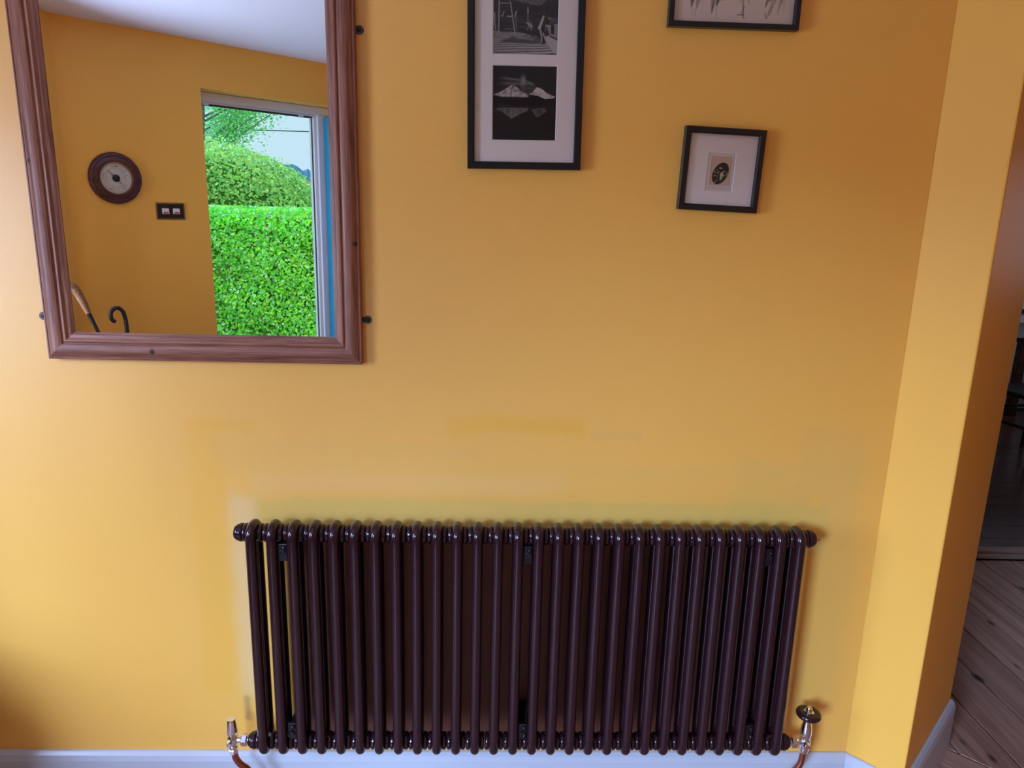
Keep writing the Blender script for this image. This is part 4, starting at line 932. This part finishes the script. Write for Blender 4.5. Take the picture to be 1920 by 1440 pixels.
def shrub(name, c, R, p, N, size, cols, label, seed, cat='bush'):
    e = empty(name, (c[0], c[1], -0.15), 0, label, cat)
    rs = np.random.RandomState(seed); d = rs.normal(0, 1, (N, 3)); d[:, 2] = np.abs(d[:, 2]) * rs.choice([1, 1, 1, -1], N)
    d /= np.linalg.norm(d, axis=1, keepdims=True)
    k = (np.abs(d) ** p).sum(1) ** (-1 / p)
    s = d * k[:, None] * (1 + 0.05 * np.sin(d[:, :1] * 9 + d[:, 2:] * 7) + rs.normal(0, 0.035, (N, 1)))
    pos = s * np.array(R); pos[:, 2] += c[2] + 0.15; ok = pos[:, 2] > 0.02
    leaves('leaves', pos[ok], d[ok], size, cols, e, seed + 1)
    prof = [(0.02, -0.0)]
    for k in range(9):
        t = k / 8; zz = 0.93 * R[2] * math.sin(t * PI / 2); rr = 0.90 * R[0] * (1 - (zz / R[2]) ** p) ** (1 / p) if zz < R[2] else 0.01
        prof.append((max(rr, 0.02), c[2] + 0.15 + zz))
    prof[0] = (0.88 * R[0], 0.0)
    core = MB().lathe(prof, n=28).obj('twigs', M['twig'], e, smooth=True); core.scale = (1, R[1] / R[0], 1)
    return e
shrub('bush', (-4.05, -8.9, 0.75), (1.62, 1.25, 1.42), 3.0, 42000, 0.052, YGREENS, 'large rounded yellow-green bush behind the hedge', 20)
shrub('bush', (-3.05, -12.4, 0.6), (0.52, 0.5, 1.15), 2.4, 7000, 0.06, [(0.25, 0.60, 0.28), (0.35, 0.70, 0.30), (0.20, 0.5, 0.2)], 'small pale green bush at the right end beyond the hedge', 30)
# open tree
tree = empty('tree', (-6.0, -13.6, -0.15), 0, 'tall loose-leaved tree against the sky behind the rounded bush', 'tree')
br = MB().tube([(0, 0, 0), (0.1, 0, 1.5), (0.2, 0.1, 3.0), (0.35, 0.1, 4.6)], [0.13, 0.10, 0.07, 0.03], 10)
br.obj('trunk', M['bark'], tree, smooth=True)
rs = np.random.RandomState(12); ends = []
for k in range(26):
    z0 = rs.uniform(1.4, 4.2); a = rs.uniform(0, 2 * PI); L = rs.uniform(0.8, 2.1) * (1.0 if z0 < 3.2 else 0.7)
    p0 = Vector((0.07 * z0, 0.03 * z0, z0)); p1_ = p0 + Vector((math.cos(a) * L, math.sin(a) * L, L * rs.uniform(0.25, 0.8)))
    MB().tube([p0, p0.lerp(p1_, 0.5) + Vector((0, 0, 0.06)), p1_], [0.022, 0.014, 0.006], 6).obj('branch', M['bark'], tree, smooth=True)
    ends.append((p0, p1_))
pos = []
for k in range(17000):
    p0, p1_ = ends[rs.randint(len(ends))]; t = rs.uniform(0.25, 1.08)
    q_ = p0.lerp(p1_, t); pos.append((q_.x + rs.normal(0, 0.15), q_.y + rs.normal(0, 0.15), q_.z + rs.normal(0, 0.14)))
pos = np.array(pos); leaves('leaves', pos, np.tile([0, 0.4, 0.9], (len(pos), 1)), 0.066, [(0.36, 0.76, 0.28), (0.46, 0.86, 0.34), (0.26, 0.62, 0.26)], tree, 14)
# power line, far house and wooded ridge
MB().tube([(-14 + 2 * k, -16.02, 3.16 + 0.0012 * (k - 4) ** 2) for k in range(11)], 0.012, 6).obj('overhead_wire', M['seal'], label='thin dark overhead wire crossing the sky', cat='wire')
hs = empty('house', (-73.0, -300, -0.15), 0, 'tiny far white house with an orange roof below the ridge', 'house')
MB().box(-3.4, 3.4, -3, 3, 0, 9.2).obj('walls', pmat('far_white_walls', (0.8, 0.75, 0.72), 0.8, vary=(0.4, 0.05)), hs)
MB().add([(-3.8, -3.4, 9.2), (3.8, -3.4, 9.2), (3.8, 3.4, 9.2), (-3.8, 3.4, 9.2), (-3.8, 0, 11.6), (3.8, 0, 11.6)], [(0, 1, 5, 4), (2, 3, 4, 5), (0, 4, 3), (1, 2, 5), (3, 2, 1, 0)]).obj('roof', pmat('far_orange_roof', (0.55, 0.25, 0.14), 0.8, vary=(0.5, 0.1)), hs)
for k in range(3):
    for z in (2.0, 5.6): MB().box(-2.4 + 1.9 * k, -1.4 + 1.9 * k, 3.0, 3.06, z, z + 1.5).obj('window', M['seal'], hs)
ridge = []
rs = np.random.RandomState(5); xs = np.linspace(-420, 260, 171); hh = 30 + 4 * np.sin(xs * 0.02) + 2.2 * np.sin(xs * 0.11) + rs.normal(0, 0.8, len(xs))
vs = []
for xx, h_ in zip(xs, hh): vs += [(xx, -560, -0.2), (xx, -590, h_), (xx, -700, -0.2)]
fs = []
for k in range(len(xs) - 1): fs += [(3 * k, 3 * k + 1, 3 * k + 4, 3 * k + 3), (3 * k + 1, 3 * k + 2, 3 * k + 5, 3 * k + 4)]
MB().add(vs, fs).obj('hill', pmat('hazed_blue_ridge', (0.13, 0.30, 0.52), 0.9, vary=(0.05, 0.25)), label='distant wooded ridge on the horizon, coloured blue for haze', cat='hill', kind='structure')  # distance haze is put into the ridge's blue base colour
